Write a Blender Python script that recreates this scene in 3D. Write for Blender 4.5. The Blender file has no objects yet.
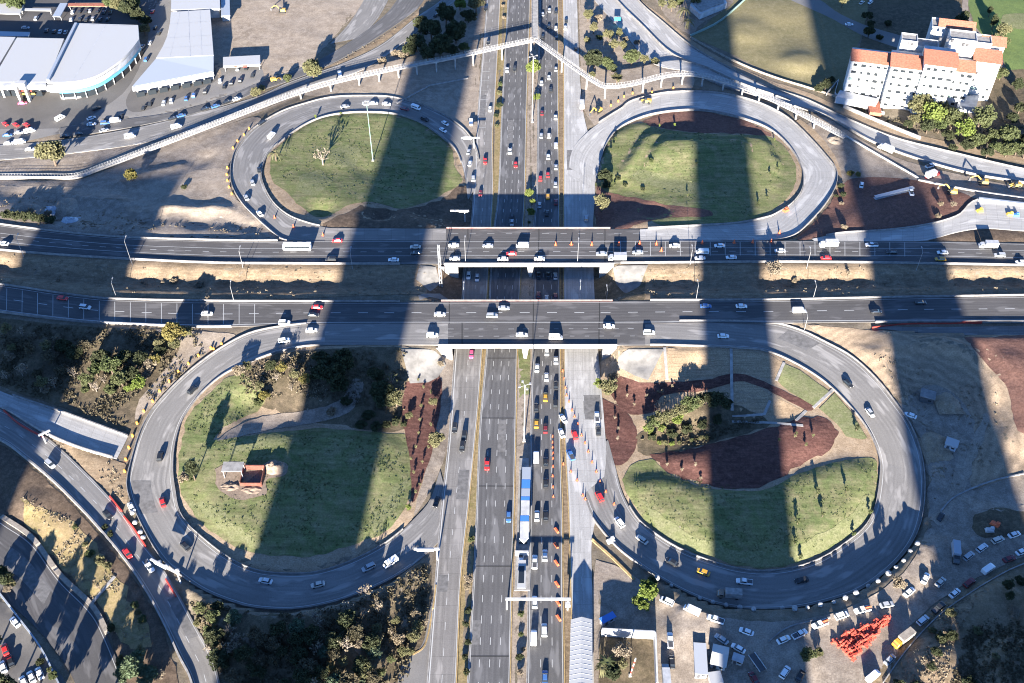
SUN, SKY, EXPO = 5.0, .082, 2.55
import bpy, bmesh, math, random
import numpy as np
from mathutils import Vector, Matrix, geometry, noise
random.seed(11); RNG = np.random.default_rng(5)
R = math.radians
scene = bpy.context.scene
COL = scene.collection
# ------------------------------------------------------------ camera model
F, YH, CX, CY, CAMH = 1050.0, -700.0, 512.0, 341.5, 300.0
PHI = math.atan((CY-YH)/F); CP, SP = math.cos(PHI), math.sin(PHI)
def ray(px, py):
    a = (px-CX)/F; b = (py-CY)/F
    return (a, CP-b*SP, -SP-b*CP)
def G(px, py, z=0.0):
    d = ray(px, py); t = (z-CAMH)/d[2]
    return Vector((d[0]*t, d[1]*t, z))
def proj(p):
    x, y, z = p[0], p[1], p[2]-CAMH
    dep = y*CP - z*SP
    return (CX+F*x/dep, CY-F*(y*SP+z*CP)/dep)
# ------------------------------------------------------------ polylines
def smooth(pts, n=8):
    P = np.array(pts, float)
    if len(P) < 3: return P
    Q = np.vstack([2*P[0]-P[1], P, 2*P[-1]-P[-2]])
    out = []
    for i in range(1, len(Q)-2):
        p0, p1, p2, p3 = Q[i-1], Q[i], Q[i+1], Q[i+2]
        for k in range(n):
            t = k/n
            out.append(.5*((2*p1)+(-p0+p2)*t+(2*p0-5*p1+4*p2-p3)*t*t+(-p0+3*p1-3*p2+p3)*t**3))
    out.append(P[-1])
    return np.array(out)
def resample(P, n):
    d = np.r_[0, np.cumsum(np.linalg.norm(np.diff(P, axis=0), axis=1))]
    s = np.linspace(0, d[-1], n)
    return np.stack([np.interp(s, d, P[:, k]) for k in range(P.shape[1])], 1)
# ------------------------------------------------------------ roads
BZ = 7.5
ROADS = {}
def road(key, A, B, z, mat, lift, desc, n=None, paired=False):
    a, b = smooth(A), smooth(B)
    a, b = resample(a, 240), resample(b, 240)
    zt = np.interp(np.linspace(0, 1, 240), [q[0] for q in z], [q[1] for q in z])
    wa = np.array([G(a[i][0], a[i][1], zt[i]) for i in range(240)])
    wb = np.array([G(b[i][0], b[i][1], zt[i]) for i in range(240)])
    L = np.linalg.norm(np.diff((wa+wb)/2, axis=0), axis=1).sum()
    m = int(max(8, L/3.0))
    idx = np.linspace(0, 239, m)
    f = lambda w: np.stack([np.interp(idx, np.arange(240), w[:, k]) for k in range(3)], 1)
    ROADS[key] = dict(a=f(wa), b=f(wb), mat=mat, lift=lift, desc=desc, len=L, m=m)
flat = lambda z: [(0, z), (1, z)]
road('WS', [(489,-60),(487,0),(479,100),(477,134),(474,190),(471,227),(464,269),(462,302),(455.5,349),(449,440),(441.5,510),(435.5,583),(427.6,683),(422,740)],
     [(502,-60),(500.3,0),(495,100),(492.5,134),(493,190),(491,227),(488.5,269),(486.5,302),(482.5,349),(477,420),(468,510),(460.5,583),(456,683),(452,740)], flat(0), 'conc_old', .10, 'on the western service road')
road('MW', [(509,-60),(508,0),(502.5,100),(498.8,190),(494.5,227),(491,269),(489.5,302),(487,349),(480,430),(476.5,520),(473.7,583),(468,683),(465,740)],
     [(530.5,-60),(530,0),(526.6,100),(524.7,190),(523,227),(520,285),(517,349),(515.5,430),(513.5,520),(511.7,583),(509.6,683),(508,740)], flat(0), 'asphalt', .10, 'on the southbound main road')
road('ME', [(526.5,740),(527.5,683),(529,583),(530.5,510),(531,430),(533,349),(535,302),(534,269),(534,227),(537,190),(538,100),(540,0),(541,-60)],
     [(565,740),(564,683),(562.5,583),(562,510),(560,430),(560,349),(559.5,285),(559.5,227),(559,190),(558,100),(558,0),(557,-60)], flat(0), 'asphalt', .10, 'on the northbound main road')
road('ES', [(576,740),(574,683),(571,583),(569,510),(565,430),(564.5,349),(564,285),(564,190),(564,100),(563,0),(562,-60)],
     [(595,740),(594,683),(592,583),(592,540),(600,500),(606,460),(604,420),(598,349),(594,285),(593,227),(595,190),(592,150),(581.6,100),(577,0),(576,-60)], flat(0), 'conc_new', .10, 'on the eastern service road')
road('EWN', [(1090,268),(1024,265.5),(893,263),(768,262),(640,263),(512,263.5),(400,264),(256,263.5),(200,262.5),(125,259),(60,255),(0,250),(-60,243)],
     [(1090,246),(1024,243.5),(928,241.5),(768,241),(620,240.5),(512,240.5),(340,240.5),(256,241.5),(200,240.5),(125,238),(60,232.5),(0,225),(-60,217)], flat(BZ), 'asphalt_dark', .10, 'on the northern overpass road')
road('DN', [(640,240.6),(512,240.5),(446,240.5)], [(640,229.6),(512,229),(446,228.8)], flat(BZ), 'asphalt_dark', .09, 'on the northern overpass edge lane')
road('DNW', [(446,240.5),(385,240.5),(325,240.5)], [(446,228.8),(385,228.5),(325,228)], flat(BZ), 'conc_old', .09, 'on the northern overpass edge lane')
road('EWS', [(-60,279),(0,285),(75,296),(125,300),(256,302),(512,302),(640,301),(768,300.5),(893,298),(1024,296),(1090,295)],
     [(-60,303),(0,312),(75,321),(125,324),(200,327),(256,326),(340,324),(620,324),(700,323),(768,323),(893,322),(1024,322),(1090,322)], flat(BZ), 'asphalt_dark', .10, 'on the southern overpass road')
road('DSW', [(325,322.5),(390,322.5),(448,322.5)], [(325,344.7),(390,344.8),(448,345)], flat(BZ), 'asphalt_mid', .085, 'on the southern overpass slow lanes')
road('DS', [(448,322.5),(512,322.5),(645,322)], [(448,345),(512,345),(645,345)], flat(BZ), 'asphalt_dark', .09, 'on the southern overpass slow lanes')
road('LSW', [(450,510),(442,535),(436,544.5),(416,563),(391,579.5),(361,593),(331,603),(293.5,609.5),(256,608),(232,602),(205,591),(185,578),(165,562),(150,540),(136,512),(130,497),(127.5,482),(132.5,459.5),(140,434.5),(150,414.5),(165,396),(185,376),(207.5,358),(232.5,342),(256,332),(290,326),(335,322)],
     [(440,470),(430,500),(416,517),(396,536),(376,549.5),(348.5,563),(316,573),(286,574.5),(256,571),(230,559.5),(207.5,543),(190,527),(179,512),(175,492),(172.5,472),(174,447),(180,424.5),(190,407),(205,389.5),(226,373),(256,359.5),(281,351),(306,346),(335,344.7)],
     [(0,0),(.1,.1),(.2,.6),(.5,3.2),(.85,7.0),(1,BZ)], 'asphalt_mid', .06, 'on the southwestern loop ramp')
road('LSE', [(636,345),(662,345),(712,346.5),(737,348),(768,351.5),(800.5,366),(828,384.5),(850.5,407),(868,429.5),(878,452),(880.5,472),(875.5,507),(865.5,527),(848,542),(825.5,557),(800.5,567),(768,572),(737,569.5),(707,561),(682,551),(662,539.5),(642,524.5),(632,512),(622,492),(616,470),(608,440)],
     [(636,322),(700,321.5),(768,323),(800,331),(823,342),(850.5,357),(875.5,379.5),(895.5,404.5),(910.5,427),(920.5,454.5),(924,482),(922,512),(915.5,534.5),(903,554.5),(885.5,572),(860.5,589.5),(833,599.5),(800.5,607),(768,609.5),(737,608),(712,603),(687,593),(662,579.5),(637,563),(617,547),(599.5,527),(590,512),(583,490),(577,460)],
     [(0,BZ),(.1,7.4),(.3,4.8),(.42,2.6),(.52,1.5),(.65,.8),(.8,.3),(.9,.1),(1,0)], 'asphalt_mid', .06, 'on the southeastern loop ramp')
road('LNW', [(335,240.5),(300,241),(283.5,240),(271,231),(256,217.5),(242.5,203.5),(232.5,186),(231,171),(234,155),(242,142),(256,127.5),(281,112.5),(306,104),(331,98),(361,96.5),(393.5,98),(426,107.5),(451,120),(468.5,135),(478,155),(480,180)],
     [(335,228.5),(321,226.5),(306,223),(288.5,216),(273.5,203.5),(263.5,186),(261,171),(269,152),(281,141),(301,126.5),(321,117.5),(343.5,113),(368.5,112),(396,114),(421,122.5),(441,136.5),(456,150),(463.5,171),(468,200)],
     [(0,BZ),(.1,7.2),(.4,4),(.75,1.2),(.9,.1),(1,0)], 'asphalt_mid', .06, 'on the northwestern loop ramp')
road('LNE', [(568,195),(569,165),(574,147),(590,130),(612,115),(622,109),(629.5,102.5),(652,96),(672,93),(702,92.5),(732,96),(762,105),(788,119),(810.5,140),(828,160),(836,171),(835.5,186),(825.5,203.5),(810.5,221),(793,236),(768,241.5),(737,241.5),(697,241.5),(638,241)],
     [(590,205),(598,171),(604.5,147.5),(617,130),(637,119),(662,112.5),(697,110),(724.5,114),(747,120),(768,128.5),(783,140),(795.5,155),(803,171),(803,188.5),(793,203.5),(778,213.5),(768,218),(737,224),(697,226.5),(638,229.6)],
     [(0,0),(.08,.1),(.25,1.2),(.6,4.3),(.85,7),(1,BZ)], 'conc_new', .06, 'on the northeastern loop ramp')
road('NED', [(565,-40),(594.5,0),(622,31),(652,63),(690,72),(720,85),(768,100),(800,108),(826,116),(872,142),(920,160),(971,174),(1024,183),(1090,195)],
     [(607,-40),(637,0),(662,22.5),(692,47.5),(727,67.5),(768,87.5),(805.5,100),(843,117.5),(893,138),(943,151),(1024,170),(1090,180)], [(0,0),(.3,.6),(.6,4),(1,6.5)], 'conc_new', .08, 'on the northeastern diagonal road')
road('ER', [(1090,235),(1024,231),(983,228.5),(958,232),(928,240),(900,242),(860,242),(815,242)],
     [(1090,210),(1024,205),(977,200.5),(958,216),(928,225),(888,230.5),(840.5,233.5),(812,239)], flat(BZ), 'conc_new', .08, 'on the eastern slip road')
road('EL', [(872,326),(930,327),(1024,326),(1090,326)], [(872,328),(930,333.5),(1024,337),(1090,340)], flat(BZ-.6), 'conc_old', .08, 'on the unfinished eastern lane')
road('SA', [(-60,362),(0,391),(62.5,413),(128,437)], [(-60,385),(0,407),(45,433),(80,448),(117,459)], flat(4.5), 'conc_new', .08, 'on the closed western slip road')
road('SB', [(-60,390),(0,409),(47.5,438),(75,462),(100,487),(122,512),(140,539.5),(160,564.5),(177.5,592),(195,624.5),(212.5,657),(220,683),(232,740)],
     [(-60,415),(0,439.5),(25,457),(55,482),(85,512),(105,534.5),(127.5,562),(147.5,592),(165,624.5),(180,657),(192.5,683),(205,740)], [(0,4.5),(1,2.0)], 'asphalt_mid', .10, 'on the southwestern slip road')
road('SC', [(-60,470),(0,517),(32.5,539.5),(60,577),(92.5,609.5),(107.5,637),(125,683),(140,740)],
     [(-60,560),(0,597),(37.5,629.5),(62,660),(75,683),(100,740)], flat(1.5), 'asphalt_dark', .10, 'on the street in the lower left corner')
road('NF', [(-60,146),(0,145),(62.5,140),(137.5,127.5),(200,112.5),(256,97),(288.5,82.5),(338.5,65),(381,45),(416,17.5),(441,0),(470,-30)],
     [(-60,161),(0,160),(82,152),(162,139),(256,110),(306,87.5),(356,72.5),(391,52.5),(431,20),(456,0),(485,-30)], flat(2), 'asphalt_mid', .10, 'on the northwestern frontage road')
road('NG', [(60,128),(120,120),(175,112),(225,97),(256,84),(290,72),(325,57),(360,35),(385,15),(397,0),(415,-25)],
     [(60,138),(120,129),(180,117),(230,103),(256,92),(300,77),(335,62),(370,42),(412,13),(424,0),(440,-25)], flat(2), 'asphalt', .08, 'on the upper frontage lane')
road('NH', [(398,-30),(390,-5),(384,8),(375,22),(360,38)], [(374,-30),(366,-5),(358,10),(347,26),(330,44)], flat(2), 'asphalt_mid', .07, 'on the side street at the top')
BRX = (440, 612)
# ------------------------------------------------------------ terrain
gx = np.arange(-330, 331, 1.6); gy = np.arange(120, 661, 1.6)
def stretch(core, lo, hi, n):
    a = core[0]-(np.linspace(0, 1, n+1)[1:]**2)[::-1]*(core[0]-lo)
    b = core[-1]+(np.linspace(0, 1, n+1)[1:]**2)*(hi-core[-1])
    return np.r_[a, core, b]
GX = stretch(gx, -3500, 3500, 14); GY = stretch(gy, -2500, 5000, 14)
S = []
for k, r in ROADS.items():
    for i in range(r['m']):
        for f in (0, .5, 1):
            p = r['a'][i]*(1-f)+r['b'][i]*f
            if k in ('EWN', 'EWS', 'DN', 'DS', 'DNW', 'DSW', 'LSE', 'LSW', 'LNE', 'LNW') and p[2] > 7.2:
                q = proj(p)
                if BRX[0]-4 < q[0] < BRX[1]+4: continue
            S.append(p)
def ctl(lst):
    for (x, y, z) in lst: S.append(np.array(G(x, y, z)))
def ctl_line(pts, z0, z1, n=40):
    q = resample(smooth(pts), n)
    for i, p in enumerate(q): S.append(np.array(G(p[0], p[1], z0+(z1-z0)*i/(n-1))))
ctl([(0,50,2),(100,100,2),(200,50,2),(300,40,2),(0,-60,2),(300,-60,2),(150,-30,2),(100,40,2),(40,120,2),(180,95,2)])
ctl([(850,95,6),(900,112,5),(945,112,5),(985,105,6),(950,30,6),(1020,130,6),(870,60,6),(930,70,6),(980,60,6)])
ctl([(750,30,3),(800,60,5),(780,10,3),(1000,20,5),(900,10,4),(1060,60,5),(700,-30,1),(850,-50,3),(1050,-40,5)])
ctl([(60,200,4),(150,200,3.5),(200,160,2.5),(30,190,4.5),(60,217,5.3),(100,219,5.3),(150,221,5.2),(200,222,5.2),(235,224,5.2),(255,228,5.2)])
ctl([(950,385,6.5),(1000,460,6.5),(940,470,5.2),(900,360,7),(1010,370,8),(1060,400,8),(1060,500,7)])
ctl_line([(672,588),(690,597),(712,606),(738,611.5),(768,613),(800,610.5),(833,603),(861,593),(886,576),(904,559),(917,540)], 3.0, 6.6, 70)
ctl_line([(690,606),(712,613),(738,618),(768,620),(800,618),(833,611),(861,600),(888,583),(906,566),(922,545)], 5.0, 6.6, 50)
ctl_line([(190,588),(205,598),(232,609),(256,615),(294,617),(332,610),(362,601),(392,587),(412,572)], 5.5, 3.0, 50)
ctl([(700,625,5),(660,612,1.5),(640,660,1.2),(760,640,6.2),(800,650,6.3),(860,618,6.4),(890,600,6.4),(915,575,6.4),(940,545,6),(930,520,5),(960,560,6),(1000,520,6.4),(870,660,5.5),(720,670,3),
     (960,620,9),(1000,600,10),(1020,660,14),(940,660,9.5),(1060,620,14),(930,720,10),(1040,720,17)])
ctl([(630,660,.8),(600,600,.4),(612,640,.5)])
ctl([(250,640,6),(350,640,4.6),(400,620,2.0),(220,625,5.5),(300,690,5.5),(250,720,5.5),(205,620,5)])
ctl([(60,360,5),(120,365,5),(150,388,5.5),(30,340,6.2)])
ctl([(60,520,3.4),(100,580,2.7),(130,640,2.1),(30,500,4.2),(20,650,1.2),(0,640,1.2),(30,690,1.2),(150,665,2.4)])
ctl([(690,440,1.0),(650,455,.3),(740,425,1.6),(700,368,5),(640,366,4.2),(780,392,5),(690,400,3),(760,410,3.5),(760,520,2.6),(720,470,1.6),(820,440,3.2),(640,430,.8)])
ctl([(300,500,2.6),(300,420,1.8),(350,395,2),(250,410,3.2),(370,470,1.6)])
ctl([(370,165,2.4),(330,165,4),(420,165,1),(380,218,2.5),(430,215,1.2),(320,215,4.5)])
ctl([(620,210,1.2),(650,215,2.5),(700,165,2.2),(650,160,1.4)])
for x in range(-50, 425, 25): S.append(np.array(G(x, np.interp(x, [-50,0,100,200,420], [263,270,281,285,285.5]), 4.0)))
for x in range(635, 1100, 25): S.append(np.array(G(x, np.interp(x, [635,900,1024,1090], [285.5,284,283,282]), 4.0)))
S = np.array(S)
cx_, cy_ = np.meshgrid(GX, GY)
pts = np.stack([cx_.ravel(), cy_.ravel()], 1)
H = np.zeros(len(pts))
S32 = S.astype(np.float32)
for s in range(0, len(pts), 6000):
    q = pts[s:s+6000].astype(np.float32)
    d2 = (q[:, 0:1]-S32[None, :, 0])**2+(q[:, 1:2]-S32[None, :, 1])**2
    w = 1/(d2+2.0)**1.9
    H[s:s+6000] = (w*S32[None, :, 2]).sum(1)/w.sum(1)
H = H.reshape(cx_.shape)
def inside(poly, X, Y):
    poly = np.asarray(poly)[:, :2]; x, y = X, Y
    c = np.zeros(x.shape, bool); n = len(poly); j = n-1
    for i in range(n):
        xi, yi = poly[i]; xj, yj = poly[j]
        if yi != yj:
            m = ((yi > y) != (yj > y)) & (x < (xj-xi)*(y-yi)/(yj-yi)+xi)
            c ^= m
        j = i
    return c
def blur(M, n):
    for _ in range(n):
        M = (np.roll(M, 1, 0)+M+np.roll(M, -1, 0))/3
        M = (np.roll(M, 1, 1)+M+np.roll(M, -1, 1))/3
    return M
def mound(poly_px, dz, n=2, z=1.5):
    global H
    w = [G(x, y, z) for x, y in poly_px]
    H = H+blur(inside(w, cx_, cy_).astype(float), n)*dz
def terrace(poly_px, dz, n=1, z=4.0):
    """a bank that rises gently from its near side and drops at its far side"""
    global H
    w = [G(x, y, z) for x, y in poly_px]; y0, y1 = min(p.y for p in w), max(p.y for p in w)
    t = np.clip((cy_-y0)/(y1-y0)*1.25, 0, 1); t = t*t*(3-2*t)
    H = H+blur(inside(w, cx_, cy_).astype(float), n)*t*dz
# stepped green mound in the northeastern loop
terrace([(641,137),(655,132),(700,134),(745,137),(766,142),(778,165),(774,195),(740,206),(700,204),(660,194),(632,184),(620,172)], 3.0, 1)
terrace([(655,148),(665,142),(700,145),(742,147),(750,165),(735,185),(700,186),(660,176),(648,165)], 2.8, 1)
mound([(612,134),(640,123),(660,128),(650,150),(625,175),(608,178),(604,155)], 1.2, 2)
# berms in the southeastern loop
mound([(625,480),(660,476),(700,490),(760,493),(800,478),(845,464),(872,470),(868,500),(845,530),(800,555),(740,558),(690,540),(650,515)], 1.8, 3)
mound([(655,457),(700,450),(768,433),(805,424),(830,430),(825,448),(795,462),(755,478),(715,480),(685,472)], 1.6, 2)
mound([(642,420),(664,408),(715,401),(762,405),(764,412),(730,415),(690,424),(655,432)], 1.2, 1)
# southwestern loop lawn edge
mound([(215,445),(290,434),(400,440),(408,470),(400,520),(370,540),(320,550),(260,548),(215,525),(190,490)], 1.1, 2)
# terraces of the eastern earthworks
mound([(880,358),(940,350),(985,372),(1003,405),(1000,440),(1024,455),(1080,455),(1080,330),(880,330)], 2.6, 2, 7)
mound([(965,340),(1000,372),(1015,410),(1022,440),(1090,440),(1090,338)], 1.6, 1, 8)
mound([(850,345),(880,352),(905,385),(915,410),(905,400),(880,370)], 1.8, 1, 6)
mound([(160,208),(180,210),(200,211),(215,209),(232,212),(232,216),(200,217),(160,215)], 2.0, 1, 4)
mound([(112,183),(140,173),(165,168),(187,163),(187,167),(150,179),(118,190)], 1.5, 1, 3)
mound([(60,194),(100,200),(150,203),(150,207),(100,206),(60,200)], 1.2, 1, 4)
mound([(905,342),(940,341),(968,350),(992,375),(1003,400),(996,402),(984,380),(962,358),(935,349)], 1.8, 1, 8)
# rough ground
nz = np.array([noise.fractal(Vector((x*.05, y*.05, 0)), 1.0, 2.0, 3) for x, y in pts[:, :2]]).reshape(H.shape)
H = H+nz*.22
for k, r in ROADS.items():
    poly = np.vstack([r['a'], r['b'][::-1]])
    c = poly[:, :2].mean(0)
    lo, hi = poly.min(0)-3, poly.max(0)+3
    ix = np.where((GX > lo[0]) & (GX < hi[0]))[0]; iy = np.where((GY > lo[1]) & (GY < hi[1]))[0]
    if not len(ix) or not len(iy): continue
    sl = np.ix_(iy, ix)
    mk = inside(poly, cx_[sl], cy_[sl])
    mk2 = mk.copy()
    for ax in (0, 1):
        for s in (1, -1): mk2 |= np.roll(mk, s, ax)
    yy, xx = np.where(mk2)
    ctr = (r['a']+r['b'])/2
    for j, i in zip(yy, xx):
        X, Y = cx_[sl][j, i], cy_[sl][j, i]
        q = np.argmin((ctr[:, 0]-X)**2+(ctr[:, 1]-Y)**2)
        zr = ctr[q, 2]
        if zr > 6.5 and k in ('EWN', 'EWS', 'DN', 'DS', 'DNW', 'DSW', 'LSE', 'LSW', 'LNE', 'LNW'):
            u = proj((X, Y, zr))[0]
            if BRX[0]-6 < u < BRX[1]+6: continue
        H[iy[j], ix[i]] = min(H[iy[j], ix[i]], zr-.25)
def bil(gxa, gya, A, x, y):
    i = np.clip(np.searchsorted(gxa, x)-1, 0, len(gxa)-2); j = np.clip(np.searchsorted(gya, y)-1, 0, len(gya)-2)
    fx = (x-gxa[i])/(gxa[i+1]-gxa[i]); fy = (y-gya[j])/(gya[j+1]-gya[j])
    return (A[j, i]*(1-fx)+A[j, i+1]*fx)*(1-fy)+(A[j+1, i]*(1-fx)+A[j+1, i+1]*fx)*fy
def hz(x, y): return bil(GX, GY, H, np.asarray(x, float), np.asarray(y, float))
# surface raster (terrain and road tops)
SX = np.arange(-340, 341, 1.0); SY = np.arange(118, 671, 1.0)
sxx, syy = np.meshgrid(SX, SY)
SURF = hz(sxx, syy); WHO = np.full(SURF.shape, -1); RK = list(ROADS)
TAN = np.zeros(SURF.shape+(2,))
for ki, k in enumerate(RK):
    r = ROADS[k]
    n1 = int(r['len']/.5)
    idx = np.linspace(0, r['m']-1, n1)
    a = np.stack([np.interp(idx, np.arange(r['m']), r['a'][:, c]) for c in range(3)], 1)
    b = np.stack([np.interp(idx, np.arange(r['m']), r['b'][:, c]) for c in range(3)], 1)
    tg = np.gradient((a+b)/2, axis=0)[:, :2]; tg /= np.linalg.norm(tg, axis=1)[:, None]+1e-9
    for f in np.linspace(0, 1, 40):
        p = a*(1-f)+b*f
        i = np.round(p[:, 0]-SX[0]).astype(int); j = np.round(p[:, 1]-SY[0]).astype(int)
        ok = (i >= 0) & (j >= 0) & (i < len(SX)) & (j < len(SY))
        for ii, jj, z, t in zip(i[ok], j[ok], p[ok, 2]+r['lift'], tg[ok]):
            if WHO[jj, ii] < 0 or z > SURF[jj, ii]-.001:
                SURF[jj, ii] = z; WHO[jj, ii] = ki; TAN[jj, ii] = t
def near(x, y):
    i = min(max(int(round(x-SX[0])), 0), len(SX)-1); j = min(max(int(round(y-SY[0])), 0), len(SY)-1)
    return j, i
def sz(x, y):
    j, i = near(x, y)
    return SURF[j, i] if WHO[j, i] >= 0 else float(hz(x, y))
def P(px, py, off=0.0, terrain=False):
    d = ray(px, py)
    z = np.arange(30, -4, -.08); t = (z-CAMH)/d[2]
    x, y = d[0]*t, d[1]*t
    if terrain: s = hz(x, y)
    else:
        i = np.clip(np.round(x-SX[0]).astype(int), 0, len(SX)-1); j = np.clip(np.round(y-SY[0]).astype(int), 0, len(SY)-1)
        low = hz(x, y); s = np.where(WHO[j, i] >= 0, SURF[j, i], low)
        s = np.where((WHO[j, i] >= 0) & (z-off < s-1.5) & (low < s-1.5), np.where(low < .4, .1, low), s)   # under a bridge deck
    k = np.argmax(z-off <= s)
    return Vector((x[k], y[k], s[k]))
# ------------------------------------------------------------ materials
MATS = {}
def nodes(name):
    m = bpy.data.materials.new(name); m.use_nodes = True
    nt = m.node_tree; b = nt.nodes['Principled BSDF']
    MATS[name] = m
    return m, nt, b
def mixc(nt, fac, a, b, mode='MIX'):
    n = nt.nodes.new('ShaderNodeMix'); n.data_type = 'RGBA'; n.blend_type = mode
    for s, v in ((n.inputs[0], fac), (n.inputs[6], a), (n.inputs[7], b)):
        if hasattr(v, 'links') or hasattr(v, 'node'): nt.links.new(v, s)
        elif isinstance(v, (int, float)): s.default_value = v
        else: s.default_value = (*v, 1)
    return n.outputs[2]
def noise_(nt, vec, scale, detail=4, rough=.6, lo=.35, hi=.65):
    n = nt.nodes.new('ShaderNodeTexNoise'); n.inputs['Scale'].default_value = scale
    n.inputs['Detail'].default_value = detail; n.inputs['Roughness'].default_value = rough
    nt.links.new(vec, n.inputs['Vector'])
    r = nt.nodes.new('ShaderNodeMapRange'); r.inputs[1].default_value = lo; r.inputs[2].default_value = hi
    nt.links.new(n.outputs['Fac'], r.inputs[0])
    return r.outputs[0]
def coords(nt, kind='Object', scale=(1, 1, 1)):
    t = nt.nodes.new('ShaderNodeTexCoord'); mp = nt.nodes.new('ShaderNodeMapping')
    mp.inputs['Scale'].default_value = scale
    nt.links.new(t.outputs[kind], mp.inputs[0]); return mp.outputs[0]
def plain(name, c, rough=.6, metal=0, spec=.5, var=0):
    m, nt, b = nodes(name)
    b.inputs['Base Color'].default_value = (*c, 1); b.inputs['Roughness'].default_value = rough
    b.inputs['Metallic'].default_value = metal; b.inputs['Specular IOR Level'].default_value = spec
    if var:
        f = noise_(nt, coords(nt), var, 5)
        nt.links.new(mixc(nt, f, tuple(x*.72 for x in c), tuple(min(1, x*1.15) for x in c)), b.inputs['Base Color'])
    return m
def earth(name, c1, c2, c3, s1=.06, s2=.5, s3=2.2, bump=.5, streak=None, rough=.95):
    m, nt, b = nodes(name); v = coords(nt)
    f1 = noise_(nt, v, s1, 5, .6); f2 = noise_(nt, v, s2, 6, .7, .42, .68)
    c = mixc(nt, f1, c1, c2); c = mixc(nt, f2, c, c3)
    f3 = noise_(nt, v, s3, 4, .7, .3, .7)
    sc = nt.nodes.new('ShaderNodeMapRange'); sc.inputs[3].default_value = .68; sc.inputs[4].default_value = 1.25
    nt.links.new(f3, sc.inputs[0])
    g = nt.nodes.new('ShaderNodeVectorMath'); g.operation = 'SCALE'
    nt.links.new(c, g.inputs[0]); nt.links.new(sc.outputs[0], g.inputs['Scale']); c = g.outputs[0]
    if streak:
        v2 = coords(nt, 'Object', streak); f4 = noise_(nt, v2, 1, 5, .65, .3, .7)
        s2_ = nt.nodes.new('ShaderNodeMapRange'); s2_.inputs[3].default_value = .7; s2_.inputs[4].default_value = 1.25
        nt.links.new(f4, s2_.inputs[0])
        g2 = nt.nodes.new('ShaderNodeVectorMath'); g2.operation = 'SCALE'
        nt.links.new(c, g2.inputs[0]); nt.links.new(s2_.outputs[0], g2.inputs['Scale']); c = g2.outputs[0]
    nt.links.new(c, b.inputs['Base Color']); b.inputs['Roughness'].default_value = rough
    b.inputs['Specular IOR Level'].default_value = .1
    if bump:
        bp = nt.nodes.new('ShaderNodeBump'); bp.inputs['Strength'].default_value = bump; bp.inputs['Distance'].default_value = .12
        n = nt.nodes.new('ShaderNodeTexNoise'); n.inputs['Scale'].default_value = .7; n.inputs['Detail'].default_value = 6
        nt.links.new(v, n.inputs['Vector']); nt.links.new(n.outputs['Fac'], bp.inputs['Height'])
        nt.links.new(bp.outputs[0], b.inputs['Normal'])
    return m
def paving(name, c, dark, joint=0, amp=.3):
    """road surface: streaks along the lanes, worn and patched, optional slab joints"""
    m, nt, b = nodes(name)
    v = coords(nt, 'UV', (1.1, .03, 1)); f = noise_(nt, v, 1, 4, .6, .3, .7)
    v2 = coords(nt); f2 = noise_(nt, v2, .05, 4, .6, .35, .65); f3 = noise_(nt, v2, 2.5, 4, .7, .3, .7)
    v4 = coords(nt, 'UV', (.25, .06, 1)); f4 = noise_(nt, v4, 1, 3, .5, .55, .62)
    col = mixc(nt, f, dark, c)
    col = mixc(nt, f2, col, tuple(x*(1-amp) for x in c))
    sc = nt.nodes.new('ShaderNodeMapRange'); sc.inputs[3].default_value = .85; sc.inputs[4].default_value = 1.12
    nt.links.new(f3, sc.inputs[0])
    g = nt.nodes.new('ShaderNodeVectorMath'); g.operation = 'SCALE'
    nt.links.new(col, g.inputs[0]); nt.links.new(sc.outputs[0], g.inputs['Scale']); col = g.outputs[0]
    col = mixc(nt, f4, col, tuple(x*1.12 for x in c))
    sep = nt.nodes.new('ShaderNodeSeparateXYZ'); nt.links.new(coords(nt, 'UV', (3.6, 1, 1)), sep.inputs[0])
    sn = nt.nodes.new('ShaderNodeMath'); sn.operation = 'SINE'; nt.links.new(sep.outputs[0], sn.inputs[0])
    wr = nt.nodes.new('ShaderNodeMapRange'); wr.inputs[1].default_value = -1; wr.inputs[2].default_value = 1; wr.inputs[3].default_value = .86; wr.inputs[4].default_value = 1.06; nt.links.new(sn.outputs[0], wr.inputs[0])
    v6 = coords(nt, 'UV', (.12, .02, 1)); f6 = noise_(nt, v6, 1, 3, .5, .4, .6)
    wm = nt.nodes.new('ShaderNodeMix'); nt.links.new(f6, wm.inputs[0]); wm.inputs[2].default_value = 1; nt.links.new(wr.outputs[0], wm.inputs[3])
    gw = nt.nodes.new('ShaderNodeVectorMath'); gw.operation = 'SCALE'; nt.links.new(col, gw.inputs[0]); nt.links.new(wm.outputs[0], gw.inputs['Scale']); col = gw.outputs[0]
    if joint:
        br = nt.nodes.new('ShaderNodeTexBrick'); br.offset = 0
        br.inputs['Color1'].default_value = (1, 1, 1, 1); br.inputs['Color2'].default_value = (.9, .9, .9, 1); br.inputs['Mortar'].default_value = (.62, .62, .62, 1)
        br.inputs['Scale'].default_value = 1; br.inputs['Mortar Size'].default_value = .05
        br.inputs['Brick Width'].default_value = 3.6; br.inputs['Row Height'].default_value = joint
        nt.links.new(coords(nt, 'UV'), br.inputs['Vector'])
        col = mixc(nt, 1.0, col, br.outputs[0], 'MULTIPLY')
    nt.links.new(col, b.inputs['Base Color']); b.inputs['Roughness'].default_value = .9
    b.inputs['Specular IOR Level'].default_value = .15
    return m
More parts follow.
